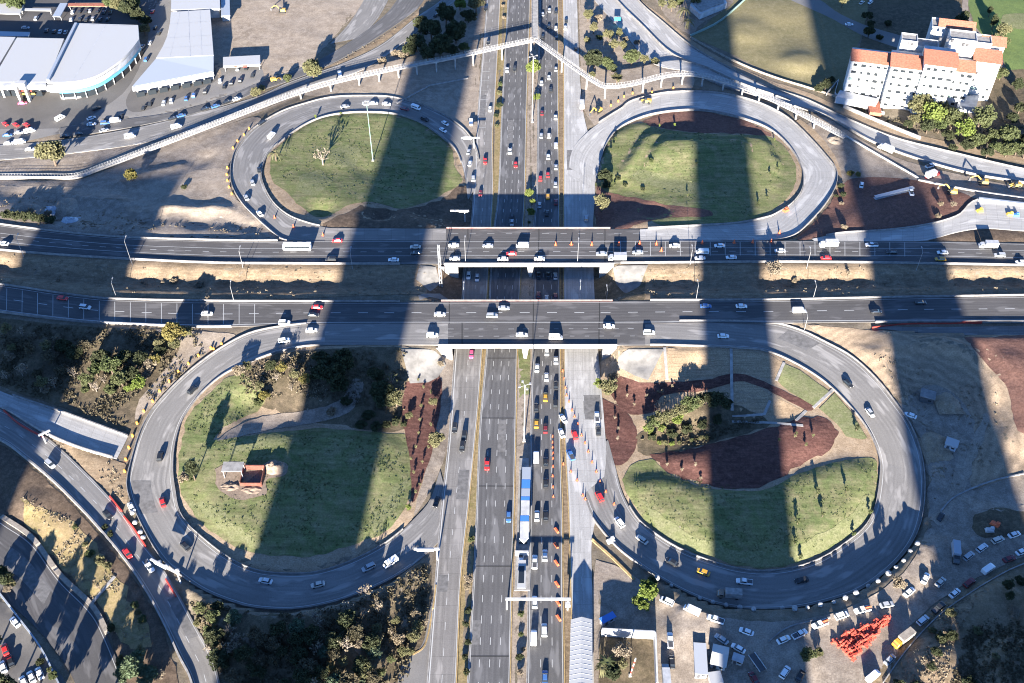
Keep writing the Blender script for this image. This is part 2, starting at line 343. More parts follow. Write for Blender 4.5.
def graded(name, c1, c2, cx, cy, ring):
    m = earth(name, c1, c2, tuple(min(1, x*1.2) for x in c1), .05, .35, 2.2, .5); nt = m.node_tree; b = nt.nodes['Principled BSDF']
    w = nt.nodes.new('ShaderNodeTexWave'); w.wave_type = 'RINGS'; w.rings_direction = 'Z'; w.inputs['Scale'].default_value = ring; w.inputs['Distortion'].default_value = 14; w.inputs['Detail'].default_value = 4; w.inputs['Detail Scale'].default_value = .6
    t = nt.nodes.new('ShaderNodeTexCoord'); mp = nt.nodes.new('ShaderNodeMapping'); mp.inputs['Location'].default_value = (-cx, -cy, 0)
    nt.links.new(t.outputs['Object'], mp.inputs[0]); nt.links.new(mp.outputs[0], w.inputs['Vector'])
    old = b.inputs['Base Color'].links[0].from_socket
    r = nt.nodes.new('ShaderNodeMapRange'); r.inputs[3].default_value = .84; r.inputs[4].default_value = 1.08; nt.links.new(w.outputs['Fac'], r.inputs[0])
    g = nt.nodes.new('ShaderNodeVectorMath'); g.operation = 'SCALE'; nt.links.new(old, g.inputs[0]); nt.links.new(r.outputs[0], g.inputs['Scale']); nt.links.new(g.outputs[0], b.inputs['Base Color'])
    return m
paving('asphalt', (.135, .132, .132), (.085, .083, .085), 0)
paving('asphalt_mid', (.245, .233, .22), (.15, .144, .138))
paving('asphalt_dark', (.115, .11, .108), (.072, .069, .07))
paving('conc_old', (.25, .235, .22), (.18, .17, .162), 6)
paving('conc_new', (.39, .38, .365), (.30, .292, .285), 5, .16)
earth('ground', (.17, .135, .10), (.115, .10, .07), (.21, .175, .135), .03, .35)
earth('dirt', (.275, .226, .178), (.21, .17, .132), (.335, .28, .225), .05, .3)
earth('gray_dirt', (.24, .198, .160), (.17, .14, .113), (.305, .258, .212), .05, .3)
earth('tan_dirt', (.285, .212, .142), (.225, .167, .112), (.34, .262, .185), .05, .4)
earth('dry_grass', (.205, .152, .102), (.155, .115, .075), (.245, .188, .128), .07, .5, streak=(.12, .9, 1))
earth('straw', (.25, .185, .10), (.165, .14, .06), (.29, .22, .125), .06, .5)
earth('olive_field', (.175, .15, .08), (.14, .125, .065), (.21, .18, .105), .05, .4)
earth('lawn', (.105, .13, .05), (.15, .16, .068), (.20, .182, .10), .04, .22, 1.6, .6, streak=(.06, .7, 1))
earth('pale_lawn', (.165, .17, .08), (.135, .15, .068), (.195, .19, .105), .05, .4, 1.6, .5)
earth('golf_lawn', (.12, .165, .055), (.14, .185, .06), (.10, .14, .05), .04, .3)
earth('red_soil', (.145, .078, .06), (.11, .06, .048), (.18, .10, .078), .08, .5, 1.5, .9)
earth('mulch', (.105, .05, .041), (.07, .035, .03), (.14, .072, .058), .1, .6, 1.8, .9, streak=(.15, 1.2, 1))
earth('brown_soil', (.105, .075, .052), (.075, .056, .042), (.15, .11, .08), .06, .5)
earth('scrub', (.105, .085, .052), (.075, .06, .042), (.155, .12, .08), .06, .4, 2, 1)
earth('dry_scrub', (.18, .135, .088), (.13, .10, .06), (.23, .175, .12), .06, .4, 2, .9)
_g = G(905, 415, 6)
graded('graded_dirt', (.275, .208, .145), (.22, .168, .12), _g.x, _g.y, .085)
_g = G(250, 480, 2)
m = MATS['lawn']
earth('panel_soil', (.30, .22, .14), (.27, .195, .125), (.33, .245, .16), .06, .5, 2.0, .4, streak=(.05, 1.6, 1))
plain('line_white', (.42, .42, .41), .8, 0, .2)
plain('kerb_yellow', (.36, .255, .12), .85, 0, .2, .8)
plain('concrete', (.27, .258, .245), .9, 0, .2, .6)
plain('concrete_white', (.30, .288, .272), .9, 0, .2, .4)
plain('tar', (.045, .044, .045), .9, 0, .2, .6)
plain('repair', (.145, .14, .137), .9, 0, .2, .6)
plain('slope_paving', (.19, .182, .172), .95, 0, .1, .3)
plain('concrete_dark', (.215, .205, .198), .9, 0, .2, .6)
plain('stone_wall', (.27, .235, .195), .95, 0, .2, .9)
plain('white_paint', (.46, .46, .455), .6, 0, .3, .3)
plain('steel', (.45, .46, .47), .5, .3, .5)
plain('pole_grey', (.33, .33, .33), .5, .2, .5)
plain('pole_green', (.20, .29, .26), .5, .1, .5)
plain('lamp_glass', (.65, .65, .62), .3)
plain('facade_white', (.50, .495, .48), .7, 0, .3, .3)
plain('roof_white', (.36, .36, .355), .55, 0, .4)
plain('roof_blue', (.31, .34, .38), .5, .2, .5)
plain('roof_grey', (.36, .37, .39), .6, 0, .4, .3)
plain('glass_blue', (.10, .32, .46), .15, 0, .8)
plain('glass_dark', (.02, .025, .03), .12, 0, .8)
plain('terracotta', (.32, .125, .08), .85, 0, .2, 1.2)
plain('red_paint', (.42, .05, .035), .5)
plain('orange_red', (.60, .13, .055), .6, 0, .3, 2)
plain('orange', (.72, .24, .035), .6)
plain('drum_orange', (.66, .30, .05), .6)
plain('yellow', (.62, .42, .05), .5)
plain('cat_yellow', (.55, .34, .07), .5, 0, .4, 1)
plain('magenta', (.55, .06, .17), .5)
plain('blue_paint', (.05, .17, .48), .4)
plain('cyan_sign', (.03, .40, .62), .4)
plain('rubber', (.02, .02, .02), .9)
plain('dark_steel', (.06, .06, .065), .6)
plain('skip_red', (.15, .058, .042), .7, 0, .2, 1)
plain('barrier_red', (.44, .08, .05), .55)
plain('bag', (.36, .355, .345), .9, 0, .1, 1)
plain('sand', (.22, .17, .13), .95, 0, .1, 1)
plain('tower_wall', (.5, .48, .45), .9)
for k, c in dict(w=(.74, .74, .73), k=(.018, .019, .021), g=(.36, .37, .38), l=(.60, .61, .62), c=(.50, .47, .42), r=(.52, .03, .03), d=(.15, .018, .022), b=(.05, .13, .32), y=(.50, .27, .03), n=(.20, .15, .11), m=(.6, .10, .22)).items():
    m, nt, b = nodes('paint_'+k); b.inputs['Base Color'].default_value = (*c, 1); b.inputs['Roughness'].default_value = .35
    b.inputs['Coat Weight'].default_value = .25
def leafmat(name, c1, c2, c3):
    m, nt, b = nodes(name)
    oi = nt.nodes.new('ShaderNodeObjectInfo')
    f = noise_(nt, coords(nt), .9, 3, .6, .3, .7)
    c = mixc(nt, f, c1, c2)
    r = nt.nodes.new('ShaderNodeMapRange'); r.inputs[3].default_value = 0; r.inputs[4].default_value = .55
    nt.links.new(oi.outputs['Random'], r.inputs[0])
    c = mixc(nt, r.outputs[0], c, c3)
    nt.links.new(c, b.inputs['Base Color']); b.inputs['Roughness'].default_value = .8; b.inputs['Specular IOR Level'].default_value = .15
    tr = nt.nodes.new('ShaderNodeBsdfTranslucent'); nt.links.new(c, tr.inputs[0])
    mx = nt.nodes.new('ShaderNodeMixShader'); mx.inputs[0].default_value = .25
    nt.links.new(b.outputs[0], mx.inputs[1]); nt.links.new(tr.outputs[0], mx.inputs[2])
    nt.links.new(mx.outputs[0], nt.nodes['Material Output'].inputs[0])
    return m
leafmat('leaf_dark', (.04, .05, .026), (.052, .062, .03), (.065, .068, .035))
leafmat('leaf_green', (.065, .085, .034), (.09, .11, .045), (.11, .11, .055))
leafmat('leaf_olive', (.10, .105, .05), (.15, .14, .07), (.17, .155, .085))
leafmat('leaf_bright', (.12, .16, .035), (.16, .20, .05), (.15, .17, .055))
leafmat('leaf_dry', (.20, .165, .11), (.26, .21, .15), (.24, .20, .16))
leafmat('leaf_yellow', (.17, .145, .045), (.13, .125, .045), (.20, .165, .06))
leafmat('leaf_scrub', (.075, .068, .042), (.10, .088, .055), (.13, .105, .07))
leafmat('leaf_blue', (.08, .11, .07), (.11, .14, .09), (.09, .12, .06))
plain('bark', (.13, .10, .075), .95, 0, .1, 2)
plain('bark_pale', (.20, .17, .145), .95, 0, .1, 2)
# ------------------------------------------------------------ mesh helpers
class MB:
    def __init__(s): s.v = []; s.f = []; s.uv = None
    def quad(s, a, b, c, d):
        n = len(s.v); s.v += [tuple(a), tuple(b), tuple(c), tuple(d)]; s.f.append((n, n+1, n+2, n+3))
    def add(s, vs, fs, M=None):
        n = len(s.v)
        s.v += [tuple(M @ Vector(v)) if M is not None else tuple(v) for v in vs]
        s.f += [tuple(i+n for i in f) for f in fs]; return s
    def box(s, c, d, M=None, taper=1.0):
        x, y, z = d[0]/2, d[1]/2, d[2]/2; t = taper
        vs = [(-x,-y,-z),(x,-y,-z),(x,y,-z),(-x,y,-z),(-x*t,-y*t,z),(x*t,-y*t,z),(x*t,y*t,z),(-x*t,y*t,z)]
        vs = [Vector(v)+Vector(c) for v in vs]
        return s.add(vs, [(3,2,1,0),(4,5,6,7),(0,1,5,4),(1,2,6,5),(2,3,7,6),(3,0,4,7)], M)
    def tube(s, p, q, r0, r1=None, n=8, cap=True):
        p, q = Vector(p), Vector(q); r1 = r0 if r1 is None else r1
        d = (q-p).normalized(); u = d.orthogonal().normalized(); w = d.cross(u)
        vs = []
        for c, r in ((p, r0), (q, r1)):
            for i in range(n):
                a = 2*math.pi*i/n; vs.append(c+u*math.cos(a)*r+w*math.sin(a)*r)
        fs = [(i, (i+1) % n, n+(i+1) % n, n+i) for i in range(n)]
        if cap: fs += [tuple(range(n))[::-1], tuple(range(n, 2*n))]
        return s.add(vs, fs)
    def prism(s, poly, z0, z1):
        """poly: world xy list"""
        n = len(poly)
        ar = sum(poly[i][0]*poly[(i+1) % n][1]-poly[(i+1) % n][0]*poly[i][1] for i in range(n))
        if ar < 0: poly = poly[::-1]
        vs = [(p[0], p[1], z0) for p in poly]+[(p[0], p[1], z1) for p in poly]
        fs = [(i, (i+1) % n, n+(i+1) % n, n+i) for i in range(n)]+[tuple(range(n))[::-1], tuple(range(n, 2*n))]
        return s.add(vs, fs)
    def mesh(s, name, mat=None, smooth=False):
        me = bpy.data.meshes.new(name); me.from_pydata(s.v, [], s.f); me.update()
        if mat: me.materials.append(MATS[mat])
        if smooth: me.polygons.foreach_set('use_smooth', [True]*len(me.polygons))
        return me
    def build(s, name, mat, parent=None, smooth=False):
        return obj(name, s.mesh(name, mat, smooth), parent)
def obj(name, me, parent=None):
    o = bpy.data.objects.new(name, me); COL.objects.link(o)
    if parent is not None: o.parent = parent
    return o
def empty(name, loc=(0, 0, 0), rz=0, sc=1):
    o = bpy.data.objects.new(name, None); COL.objects.link(o)
    o.location = loc; o.rotation_euler = (0, 0, rz); o.scale = (sc, sc, sc); o.empty_display_size = .1
    return o
def tag(o, label=None, cat=None, group=None, kind=None):
    if label: o['label'] = label
    if cat: o['category'] = cat
    if group: o['group'] = group
    if kind: o['kind'] = kind
    return o
ORD = ['first','second','third','fourth','fifth','sixth','seventh','eighth','ninth','tenth','eleventh','twelfth','thirteenth','fourteenth','fifteenth','sixteenth','seventeenth','eighteenth','nineteenth']
TENS = {20: 'twent', 30: 'thirt', 40: 'fort', 50: 'fift', 60: 'sixt', 70: 'sevent', 80: 'eight', 90: 'ninet'}
def ordinal(n):
    if n < 20: return ORD[n-1]
    if n >= 100: return 'one hundredth' if n == 100 else 'one hundred and '+ordinal(n-100)
    t, u = n//10*10, n % 10
    return TENS[t]+('ieth' if u == 0 else 'y-'+ORD[u-1])
REG = []
def reg(o, base, where, cat, group, px, axis='y'):
    o['category'] = cat; o['group'] = group
    REG.append((o, base, where, px, axis))
def finish_labels():
    g = {}
    for r in REG: g.setdefault((r[1], r[2]), []).append(r)
    for (base, where), L in g.items():
        ax = L[0][4]
        L.sort(key=lambda r: (r[3][1] if ax == 'y' else r[3][0]))
        for i, r in enumerate(L):
            if len(L) == 1: t = f'{base} {where}'
            else: t = f'{base} {where}, {ordinal(i+1)} from the {"top" if ax == "y" else "left"}'
            if len(t.replace('-', ' ').split()) > 15: t = t.replace(' the ', ' ')
            r[0]['label'] = t
def copy_tree(root):
    c = root.copy(); COL.objects.link(c)
    for ch in root.children:
        d = ch.copy(); COL.objects.link(d); d.parent = c
        for g in ch.children:
            e = g.copy(); COL.objects.link(e); e.parent = d
    return c
# ------------------------------------------------------------ ground
ny, nx = H.shape
me = bpy.data.meshes.new('ground')
vs = np.stack([cx_.ravel(), cy_.ravel(), H.ravel()], 1)
ii, jj = np.meshgrid(np.arange(nx-1), np.arange(ny-1))
i0 = (jj*nx+ii).ravel()
fs = np.stack([i0, i0+1, i0+nx+1, i0+nx], 1)
me.vertices.add(len(vs)); me.vertices.foreach_set('co', vs.ravel())
me.loops.add(fs.size); me.loops.foreach_set('vertex_index', fs.ravel().astype(np.int32))
me.polygons.add(len(fs)); me.polygons.foreach_set('loop_start', (np.arange(len(fs))*4).astype(np.int32))
me.polygons.foreach_set('use_smooth', [True]*len(fs))
me.update(calc_edges=True); me.materials.append(MATS['ground'])
tag(obj('ground', me), kind='structure')
# ------------------------------------------------------------ road ribbons
ROADNAME = dict(DN='road', DS='road')
for k, r in ROADS.items():
    m = r['m']; a, b = r['a'].copy(), r['b'].copy(); a[:, 2] += r['lift']; b[:, 2] += r['lift']
    w = np.linalg.norm(a-b, axis=1).mean()
    nl = 4
    vs, uv = [], []
    dist = np.r_[0, np.cumsum(np.linalg.norm(np.diff((a+b)/2, axis=0), axis=1))]
    for i in range(m):
        row = [a[i]*(1-f)+b[i]*f for f in np.linspace(0, 1, nl+1)]
        lo_a, lo_b = a[i].copy(), b[i].copy(); lo_a[2] -= .6; lo_b[2] -= .6
        vs += [tuple(lo_a)]+[tuple(p) for p in row]+[tuple(lo_b)]
        wi = np.linalg.norm(a[i]-b[i])
        uv += [(-.6, dist[i])]+[(f*wi, dist[i]) for f in np.linspace(0, 1, nl+1)]+[(wi+.6, dist[i])]
    N = nl+3
    fs = [(i*N+j, i*N+j+1, (i+1)*N+j+1, (i+1)*N+j) for i in range(m-1) for j in range(N-1)]
    me = bpy.data.meshes.new('road'); me.from_pydata(vs, [], fs); me.update()
    bm = bmesh.new(); bm.from_mesh(me); bmesh.ops.recalc_face_normals(bm, faces=bm.faces)
    up = sum(f.normal.z for f in bm.faces)
    if up < 0: bmesh.ops.reverse_faces(bm, faces=bm.faces)
    bm.to_mesh(me); bm.free()
    ul = me.uv_layers.new(name='UVMap')
    for lp in me.loops: ul.data[lp.index].uv = uv[lp.vertex_index]
    me.materials.append(MATS[r['mat']])
    tag(obj('road', me), kind='structure')
def along(k, f, t0=0, t1=1, step=1.5, dz=0):
    """points along a road at cross fraction f"""
    r = ROADS[k]; n = max(2, int(r['len']*(t1-t0)/step))
    idx = np.linspace(t0*(r['m']-1), t1*(r['m']-1), n)
    c = r['a']*(1-f)+r['b']*f
    q = np.stack([np.interp(idx, np.arange(r['m']), c[:, j]) for j in range(3)], 1)
    q[:, 2] += r['lift']+dz
    return q
def px_range(k, x0, x1, axis=0):
    """road parameter range whose centre line lies between picture columns (rows) x0 and x1"""
    r = ROADS[k]; c = (r['a']+r['b'])/2
    q = np.array([proj(p)[axis] for p in c])
    tt = np.linspace(0, 1, 2001); q = np.interp(tt*(r['m']-1), np.arange(r['m']), q); ok = np.where((q >= x0) & (q <= x1))[0]
    return tt[ok.min()], tt[ok.max()]
def strip(mb, q, w, dashes=None):
    d = np.r_[0, np.cumsum(np.linalg.norm(np.diff(q, axis=0), axis=1))]
    t = np.gradient(q, axis=0); t /= np.linalg.norm(t, axis=1)[:, None]+1e-9
    nrm = np.stack([-t[:, 1], t[:, 0], np.zeros(len(q))], 1)
    for i in range(len(q)-1):
        if dashes:
            per, on = dashes
            if (d[i] % per) > on: continue
        mb.quad(q[i]-nrm[i]*w/2, q[i+1]-nrm[i+1]*w/2, q[i+1]+nrm[i+1]*w/2, q[i]+nrm[i]*w/2)
mk = MB()
def solid(k, f, t0=0, t1=1, w=.18): strip(mk, along(k, f, t0, t1, 2.5, .025), w)
def dash(k, f, t0=0, t1=1, w=.17, per=7.6, on=2.7): strip(mk, along(k, f, t0, t1, .45, .025), w, (per, on))
for f in (.25, .5, .75): dash('MW', f)
solid('MW', .02); solid('MW', .98)
for f in (.36, .68): dash('ME', f)
solid('ME', .03); solid('ME', .97)
for f in (.5,): dash('WS', f, per=9)
solid('WS', .05, w=.3); solid('WS', .96)
dash('ES', .5, .1, .95, per=9); solid('ES', .04)
for f in (.33, .66): solid('EWN', f, w=.2)
dash('EWN', .5, w=.2); solid('EWN', .03); solid('EWN', .95)
solid('EWS', .06); solid('EWS', .93, w=.28); dash('EWS', .5, per=11, on=4, w=.28)
for f in (.3, .62): dash('DS', f, per=6, on=2)
dash('DN', .6, per=8, on=3)
for k in ('LSW', 'LSE', 'LNW'):
    solid(k, .06, .1, .95); solid(k, .94, .1, .95)
solid('SB', .08); solid('SB', .92); dash('SB', .5)
solid('NF', .06); solid('NF', .94)
solid('SC', .08)
# transverse rumble bars
def bars(k, t0, t1, step, f0, f1, w=.2, skew=0):
    a, b = along(k, f0, t0, t1, step, .022), along(k, f1, t0, t1, step, .022)
    n = min(len(a), len(b))
    for i in range(n):
        p, q = a[i].copy(), b[min(n-1, max(0, i+skew))].copy()
        t = (along(k, .5, t0, t1, step)[min(i+1, n-1)]-along(k, .5, t0, t1, step)[max(i-1, 0)]); t /= np.linalg.norm(t)+1e-9
        mk.quad(p-t*w/2, q-t*w/2, q+t*w/2, p+t*w/2)
t0, t1 = px_range('EWS', -55, 255); bars('EWS', t0, t1, 6.0, .1, .9)
t0, t1 = px_range('EWN', 620, 905); bars('EWN', t0, t1, 6.2, .3, .95)
t0, t1 = px_range('WS', 62, 128, 1); bars('WS', t0, t1, 5.5, .08, .55)
o = mk.build('road_markings', 'line_white'); tag(o, kind='structure')
# expansion joints across the concrete and the bridge decks
mk = MB()
for yy in (122, 352, 361, 421, 489, 569, 659):
    t0, t1 = px_range('MW', yy-3, yy+3, 1); a, b = along('MW', 0, t0, t1, 50, .02)[0], along('MW', 1, t0, t1, 50, .02)[0]
    mk.quad(a+(0, -.18, 0), b+(0, -.18, 0), b+(0, .18, 0), a+(0, .18, 0))
for k in ('EWN', 'EWS', 'DN', 'DS'):
    for x in ((452, 536, 602) if len(k) == 3 else (465, 536, 602)):
        t0, t1 = px_range(k, x-3, x+3); a, b = along(k, 0, t0, t1, 50, .02)[0], along(k, 1, t0, t1, 50, .02)[0]
        mk.quad(a+(-.2, 0, 0), b+(-.2, 0, 0), b+(.2, 0, 0), a+(.2, 0, 0))
tag(mk.build('road_joints', 'rubber'), kind='structure')
# ------------------------------------------------------------ draped patches
def dense(w, step):
    out = []
    n = len(w)
    for i in range(n):
        a, b = w[i], w[(i+1) % n]; L = (b-a).length; k = max(1, int(L/step))
        for j in range(k): out.append(a.lerp(b, j/k))
    return out
NP = [0]
def patch(name, poly, mat, off=.06, jit=.8, step=1.9, kind='structure', smoothit=True):
    NP[0] += 1
    off += (NP[0] % 40)*.0022
    if smoothit:
        q = smooth(list(poly)+[poly[0]], 5)[:-1]
    else: q = poly
    w = [P(x, y, 0, True) for x, y in q]
    w = dense([Vector((p.x, p.y)) for p in w], 2.0)
    if jit: w = [p+Vector((noise.noise(Vector((p.x*.25, p.y*.25, NP[0]))), noise.noise(Vector((p.x*.25, p.y*.25, NP[0]+9)))))*jit*1.6 for p in w]
    xs = [p.x for p in w]; ys = [p.y for p in w]
    gxx, gyy = np.meshgrid(np.arange(min(xs), max(xs), step), np.arange(min(ys), max(ys), step))
    gxx = gxx.ravel()+RNG.uniform(-.4, .4, gxx.size); gyy = gyy.ravel()+RNG.uniform(-.4, .4, gyy.size)
    ok = inside([(p.x, p.y) for p in w], gxx, gyy)
    verts = w+[Vector((x, y)) for x, y in zip(gxx[ok], gyy[ok])]
    n = len(w)
    v2, e2, f2, *_ = geometry.delaunay_2d_cdt(verts, [(i, (i+1) % n) for i in range(n)], [], 1, 1e-4)
    z = hz([v.x for v in v2], [v.y for v in v2])+off
    me = bpy.data.meshes.new(name); me.from_pydata([(v.x, v.y, zz) for v, zz in zip(v2, z)], [], f2); me.update()
    me.polygons.foreach_set('use_smooth', [True]*len(me.polygons))
    bm = bmesh.new(); bm.from_mesh(me)
    for f in bm.faces:
        if f.normal.z < 0: f.normal_flip()
    bm.to_mesh(me); bm.free()
    me.materials.append(MATS[mat])
    return tag(obj(name, me), kind=kind)
# verges of the corridor roads
patch('verge', [(500,-40),(508,-40),(503,100),(499,190),(491,262),(487,349),(480,430),(476,520),(472,583),(466,700),(456,700),(461,583),(468,510),(477,420),(483,349),(489,262),(493,190),(496,100)], 'straw', .05, .3)
patch('verge', [(531,-40),(540,-40),(538,100),(537,190),(534,262),(533,349),(531,430),(530,510),(528,583),(526,700),(509,700),(512,583),(514,520),(516,430),(517,349),(521,262),(525,190),(527,100)], 'dirt', .05, .3)
patch('lawn', [(518.5,349),(530.5,349),(529.5,398),(519.5,398)], 'lawn', .09, .2, smoothit=False)
patch('verge', [(558,-40),(563,-40),(564,190),(564,349),(565,430),(569,510),(571,583),(575,700),(565,700),(563,583),(562,510),(560,430),(560,349),(559,190),(558,100)], 'dry_grass', .05, .3)
# loop islands
patch('dirt_ground', [(262,172),(270,152),(283,141),(301,127),(321,118),(343,113),(368,112),(396,114),(421,122),(441,136),(456,150),(464,171),(464,195),(455,212),(440,226),(330,227),(306,223),(288,216),(273,203),(264,188)], 'tan_dirt', .05, .3)
patch('dirt_ground', [(362,206),(400,210),(440,200),(463,186),(466,228),(340,228),(322,226),(340,216)], 'brown_soil', .1)
patch('lawn', [(270,172),(272,155),(284,142),(302,128),(322,118.5),(343,114),(368,113),(396,115),(420,123),(440,137),(452,150),(455,168),(462,182),(440,196),(425,203),(400,209),(372,202),(350,205),(338,211),(329,216),(316,217),(300,206),(286,192),(273,182)], 'lawn', .14, .5)
patch('dirt_ground', [(598,176),(604,150),(617,131),(637,120),(662,113),(697,111),(724,115),(747,121),(768,129),(783,141),(795,156),(803,172),(803,188),(793,203),(778,213),(737,223.5),(697,226),(640,229),(597,229)], 'tan_dirt', .05, .3)
patch('soil', [(642,122),(662,114),(697,111.5),(724,115.5),(747,122),(772,136),(746,134),(690,132),(652,126)], 'red_soil', .12)
patch('lawn', [(601,182),(603,153),(612,133),(626,126),(644,123),(652,127),(690,133),(746,135),(771,138),(786,150),(796,168),(793,190),(778,206),(749,221),(712,224),(660,225),(597,188)], 'lawn', .16, .5, 1.1)
patch('lawn', [(640,170),(700,185),(690,195),(655,187),(632,178)], 'pale_lawn', .2, .6, 1.1)  # paler strip puts the sunlight on the south-facing slope into the colour
patch('soil', [(597,186),(612,194),(640,199),(673,206),(706,210),(708,217),(670,218),(640,224),(628,229),(597,229)], 'red_soil', .2)
patch('dirt_ground', [(174,470),(180,425),(190,407),(205,390),(226,373),(256,360),(281,351.5),(306,347),(335,346),(408,347),(440,378),(440,400),(431,440),(424,480),(414,517),(396,535),(376,549),(348,563),(316,572.5),(286,574),(256,570),(230,559),(207,542),(190,526),(179,511),(175,491)], 'tan_dirt', .05, .3)
patch('scrub_ground', [(232,376),(256,364),(290,352),(405,349),(408,382),(404,430),(340,425),(300,420),(255,402)], 'scrub', .1)
patch('lawn', [(181,448),(185,425),(194,408),(208,394),(230,377),(244,374),(262,392),(262,408),(222,428),(213,440),(200,446)], 'lawn', .14)
patch('lawn', [(178,472),(182,448),(215,440),(240,437),(290,431),(330,429),(380,433),(407,437),(412,470),(411,497),(395,522),(378,536),(345,548),(310,556),(270,556),(240,549),(215,535),(195,515),(182,495)], 'lawn', .14, .6)
patch('path', [(217,441),(235,428),(262,417),(300,412),(330,405),(345,395),(352,380),(364,384),(358,402),(345,415),(310,424),(270,430),(240,437)], 'gray_dirt', .2, .5)
patch('mulch_bed', [(405,383),(438,376),(441,400),(434,440),(426,470),(413,503),(410,460),(402,415)], 'mulch', .2, .4)
patch('dirt_ground', [(438,360),(452,352),(455,380),(449,440),(440,470),(425,500),(414,515),(426,470),(434,440),(441,400)], 'gray_dirt', .12, .3)
patch('dirt_ground', [(214,470),(232,462),(262,466),(285,462),(286,475),(268,480),(264,495),(240,500),(220,492)], 'sand', .24, .6)
patch('dirt_ground', [(600,347),(662,346),(712,347.5),(737,349),(768,352.5),(800,367),(828,385.5),(850,408),(867,430),(877,452),(879,472),(874,506),(864,526),(847,541),(825,556),(800,566),(768,571),(737,568.5),(707,560),(682,550),(662,538.5),(643,523.5),(633,511),(623,491),(615,465),(603,415)], 'tan_dirt', .05, .3)
for q in ([(668,348.5),(729.5,349.5),(730,373),(703,378),(668,381)], [(733,350),(768,354),(783,363),(775,380),(760,377),(733,373)], [(734,379),(757,386),(774,398),(763,413),(734,413)], [(779,399),(803,411),(795,419),(767,414)]):
    patch('terrace_bank', q, 'panel_soil', .09, .1, smoothit=False)
patch('mulch_bed', [(604,385),(616,376),(648,383),(705,380),(735,374),(760,380),(785,392),(812,405),(808,411),(780,397),(758,386),(735,382),(704,391),(662,396),(656,411),(626,413)], 'mulch', .13, .4)
patch('mulch_bed', [(602,398),(626,412),(637,432),(634,452),(622,465),(612,462),(605,430)], 'mulch', .14, .4)
patch('mulch_bed', [(651,456),(700,447),(768,429),(800,418),(818,417),(834,425),(836,440),(826,453),(800,467),(760,487),(720,488),(690,480),(665,470)], 'mulch', .16, 1.2)
patch('scrub_ground', [(636,452),(640,434),(668,420),(720,402),(765,418),(764,428),(700,446),(655,456)], 'scrub', .13)  # dark scrub tone also stands in for the shadows along the creek
patch('lawn', [(622,480),(632,466),(652,460),(668,473),(700,487),(760,491),(800,474),(838,462),(872,459),(877,475),(873,505),(861,525),(844,539),(822,553),(797,563),(768,568),(737,566),(708,557),(683,547),(663,535),(645,521),(633,504),(625,490)], 'lawn', .17, .5)
patch('lawn', [(640,500),(660,515),(700,540),(760,552),(800,545),(840,522),(868,495),(872,505),(860,525),(820,553),(768,567),(708,556),(663,534)], 'pale_lawn', .22, 1.2)
patch('lawn', [(784,364),(800,371),(829,392),(814,407),(790,393),(778,382)], 'pale_lawn', .2, .3, smoothit=False)
patch('lawn', [(834,393),(850,412),(867,438),(862,440),(846,437),(836,424),(819,409)], 'pale_lawn', .2, .3, smoothit=False)
# embankments between and beside the overpass roads
patch('grass_bank', [(-60,245),(0,251.5),(60,256.5),(125,260.5),(200,264),(256,265),(425,265.5),(440,275),(440,300),(256,301),(125,299),(75,295),(0,284),(-60,278)], 'dry_grass', .06, 0, smoothit=False)
patch('grass_bank', [(615,265),(640,264.5),(768,263.5),(893,264.5),(1024,267),(1090,269.5),(1090,294),(1024,295),(893,297),(768,299.5),(640,300.5),(600,300)], 'dry_grass', .06, 0, smoothit=False)
patch('grass_bank', [(436,268),(456,267),(462,275),(462,302),(430,302),(428,285)], 'brown_soil', .1, .3)
patch('grass_bank', [(595,270),(640,272),(645,290),(640,302),(595,302)], 'scrub', .1, .3)
# west and north-west
patch('dirt_ground', [(-60,165),(0,180),(75,180),(100,172),(160,150),(220,128),(250,118),(262,122),(244,142),(232,160),(229,172),(231,188),(242,206),(270,230),(280,240),(200,240),(125,237),(60,231),(0,224),(-60,216)], 'gray_dirt', .05, .5)
patch('dirt_ground', [(120,195),(160,180),(222,168),(231,190),(250,213),(262,225),(230,222),(190,207),(165,210),(130,212)], 'dirt', .1, 1)
patch('soil', [(-60,190),(0,195),(40,205),(100,215),(160,222),(260,226),(275,238),(200,239),(125,236),(60,230),(0,223),(-60,214)], 'brown_soil', .1, 1)
patch('dirt_ground', [(208,-30),(380,-30),(366,0),(345,25),(300,70),(262,84),(225,84),(214,60)], 'dirt', .05, .6)
patch('dirt_ground', [(440,2),(400,45),(345,70),(300,92),(330,97),(362,95),(394,97),(427,106),(452,119),(470,133),(478,128),(480,60),(486,10),(470,-10)], 'dirt', .05, .5)
patch('gravel_ground', [(60,148),(140,132),(205,117),(262,98),(310,90),(260,112),(200,135),(100,170),(0,176),(0,162)], 'gray_dirt', .05, .3)
patch('straw_bank', [(256,92),(300,78),(335,63),(372,43),(414,14),(430,-10),(445,-20),(440,0),(416,17),(380,44),(338,64),(288,82)], 'dry_grass', .1, .3)
patch('paved_yard', [(-60,55),(140,55),(160,62),(225,62),(262,62),(262,86),(225,101),(180,113),(130,122),(60,134),(-60,147)], 'conc_old', .04, 0, smoothit=False)
patch('paved_yard', [(-60,128),(60,128),(100,110),(130,85),(148,40),(150,-10),(180,-10),(172,20),(165,55),(128,95),(140,112),(215,82),(222,66),(258,66),(258,84),(200,105),(130,122),(60,134),(0,146),(-60,147)], 'asphalt_mid', .06, .2)
patch('paved_yard', [(-60,-30),(150,-30),(140,25),(80,25),(60,40),(-60,40)], 'asphalt_dark', .06, .2)
